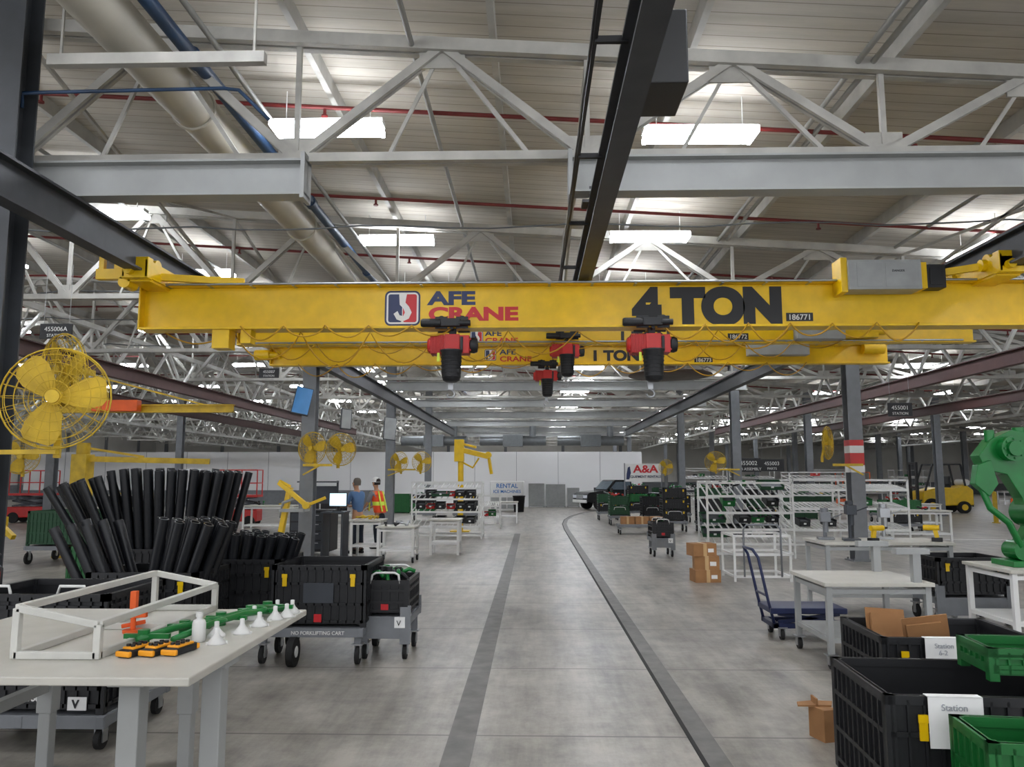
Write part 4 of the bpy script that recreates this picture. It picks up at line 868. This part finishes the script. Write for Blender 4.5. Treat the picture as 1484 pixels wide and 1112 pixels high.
# forklift
t=thing('forklift','yellow counterbalance forklift with overhead guard','forklift',(19.6,38.5,0),0)
part(B().prism([(-.9,.3),(-.9,.95),(-.3,1.1),(.5,1.1),(.9,1.2),(1.15,1.0),(1.15,.35)],'y',-.5,.5),'body',t,YEL,bevel=.05)
b=B()
for y in (-.45,.45): b.bar((-.8,y,.95),(-.45,y,2.1),.06); b.bar((.85,y,1.15),(.7,y,2.1),.06); b.bar((-.45,y,2.1),(.7,y,2.1),.06)
for i in range(5): x=-.4+i*.25; b.bar((x,-.45,2.1),(x,.45,2.1),.04)
part(b,'overhead_guard',t,BLK); part(B().bar((-1.05,-.3,.1),(-1.05,-.3,2.2),.1).bar((-1.05,.3,.1),(-1.05,.3,2.2),.1).bar((-1.05,-.3,2.15),(-1.05,.3,2.15),.08).bar((-1.05,-.3,1.1),(-1.05,.3,1.1),.08),'mast',t,BLK)
for y in (-.25,.25): part(B().bx(-2.1,-1.1,y-.06,y+.06,.08,.13).bx(-1.15,-1.1,y-.06,y+.06,.08,.6),'fork',t,STEEL)
for x,r in ((-.6,.32),(.7,.26)):
    for s in (-1,1): part(B().cyl((x,s*.42,r),(x,s*.6,r),r,20).cyl((x,s*.59,r),(x,s*.61,r),r*.5,14,1),'wheel',t,[BLK2,YEL])
part(B().bx(-.1,.4,-.22,.22,1.1,1.2).bx(.3,.4,-.22,.22,1.2,1.6),'seat',t,BLK,bevel=.03); part(B().cyl((.95,-.35,1.32),(.95,.35,1.32),.14,16),'gas_tank',t,WHT)
t.scale=(1.15,1.15,1.1)
# scissor lifts
def lift(x,y,m=RED,lab='red scissor lift with guard railing'):
    t=thing('scissor_lift',lab,'scissor lift',(x,y,0),.1,group='scissor lifts')
    part(B().bx(-.75,.75,-.4,.4,.2,.6),'chassis',t,m,bevel=.03)
    b=B()
    for y_ in (-.3,.3):
        for z in (.62,.82): b.bar((-.6,y_,z),(.6,y_,z+.2),.06); b.bar((.6,y_,z),(-.6,y_,z+.2),.06)
    part(b,'scissor_arm',t,DGR); b=B().bx(-.75,.75,-.4,.4,1.02,1.1)
    for x_ in (-.72,0,.72):
        for y_ in (-.38,.38): b.bar((x_,y_,1.1),(x_,y_,1.95),.035)
    for z in (1.5,1.95):
        for y_ in (-.38,.38): b.bar((-.72,y_,z),(.72,y_,z),.035)
        for x_ in (-.72,.72): b.bar((x_,-.38,z),(x_,.38,z),.035)
    part(b,'platform',t,m)
    for x_ in (-.5,.5):
        for y_ in (-.36,.36): part(B().cyl((x_,y_-.06,.2),(x_,y_+.06,.2),.2,18),'wheel',t,BLK2)
lift(-10.2,27); lift(-19,29.5); lift(16.5,41,ORG,'orange scissor lift with guard railing'); lift(26,42,ORG,'orange scissor lift with guard railing')
# extinguisher
t=thing('fire_extinguisher','red fire extinguisher mounted by the dark column','fire extinguisher',(-4.68,6.75,.5))
part(B().lathe([(0,0),(.08,0),(.085,.02),(.085,.36),(.05,.43),(.02,.45),(.02,.47)],n=18),'tank',t,RED); part(B().bx(-.02,.06,-.015,.015,.47,.5).bar((0,0,.5),(.08,0,.54),.015).tube([(.02,0,.48),(.1,0,.42),(.1,0,.15)],.01,6),'valve',t,BLK)
part(B().bx(-.25,0,.05,.09,.3,.36),'wall_bracket',t,BLK)
# distant tables, crates, posts
for x,y in ((10,21),(12.3,26),(-8,24),(-12,22),(-7.5,30),(28,38),(34,36),(20,47),(30,50),(11,48),(-14,36),(-20,38)):
    make_table(1.6,.8,.85,'white steel table standing in the distance',(x,y,0)); parts_heap((x,y,.88),1.3,.5,5,[GRM,BLK,YEL2,RED],'painted machine part on a distant table','parts on distant tables')
for x,y in ((13.5,38),(15,46),(25,47),(11,33),(9,40),(8.5,48),(14,52),(33,44),(-17.5,33),(-9,35),(-6.5,38),(22,60),(10,62)):
    make_crate(1.2,1,.9,random.choice([DGN,BLK,GRN]),'large bulk crate standing on the floor',loc=(x,y,0),latch=False,group='distant bulk crates')
for x,y in ((9.5,44),(13.0,47),(19.8,52),(26,55),(12,58),(10.6,29.5)):
    make_rack(2.4,.9,1.9 if y<35 else 2.2,(.5,1.1,1.7),'tall white steel rack standing in the distance',(x,y,0),group='distant racks')
    for k in range(5): put_bin(random.choice((0,1,2,3)),(x-1+.45*k,y,.55+.6*(k%3)))
for x,y in ((17.3,30),(18.6,30),(14.5,40)):
    solo(B().cyl((0,0,0),(0,0,1.1),.08,14).ball((0,0,1.1),.08,14).cyl((0,0,0),(0,0,.03),.14,14),'guard_post',YEL2,'yellow steel guard post on the floor','bollard',(x,y,0),group='guard posts')
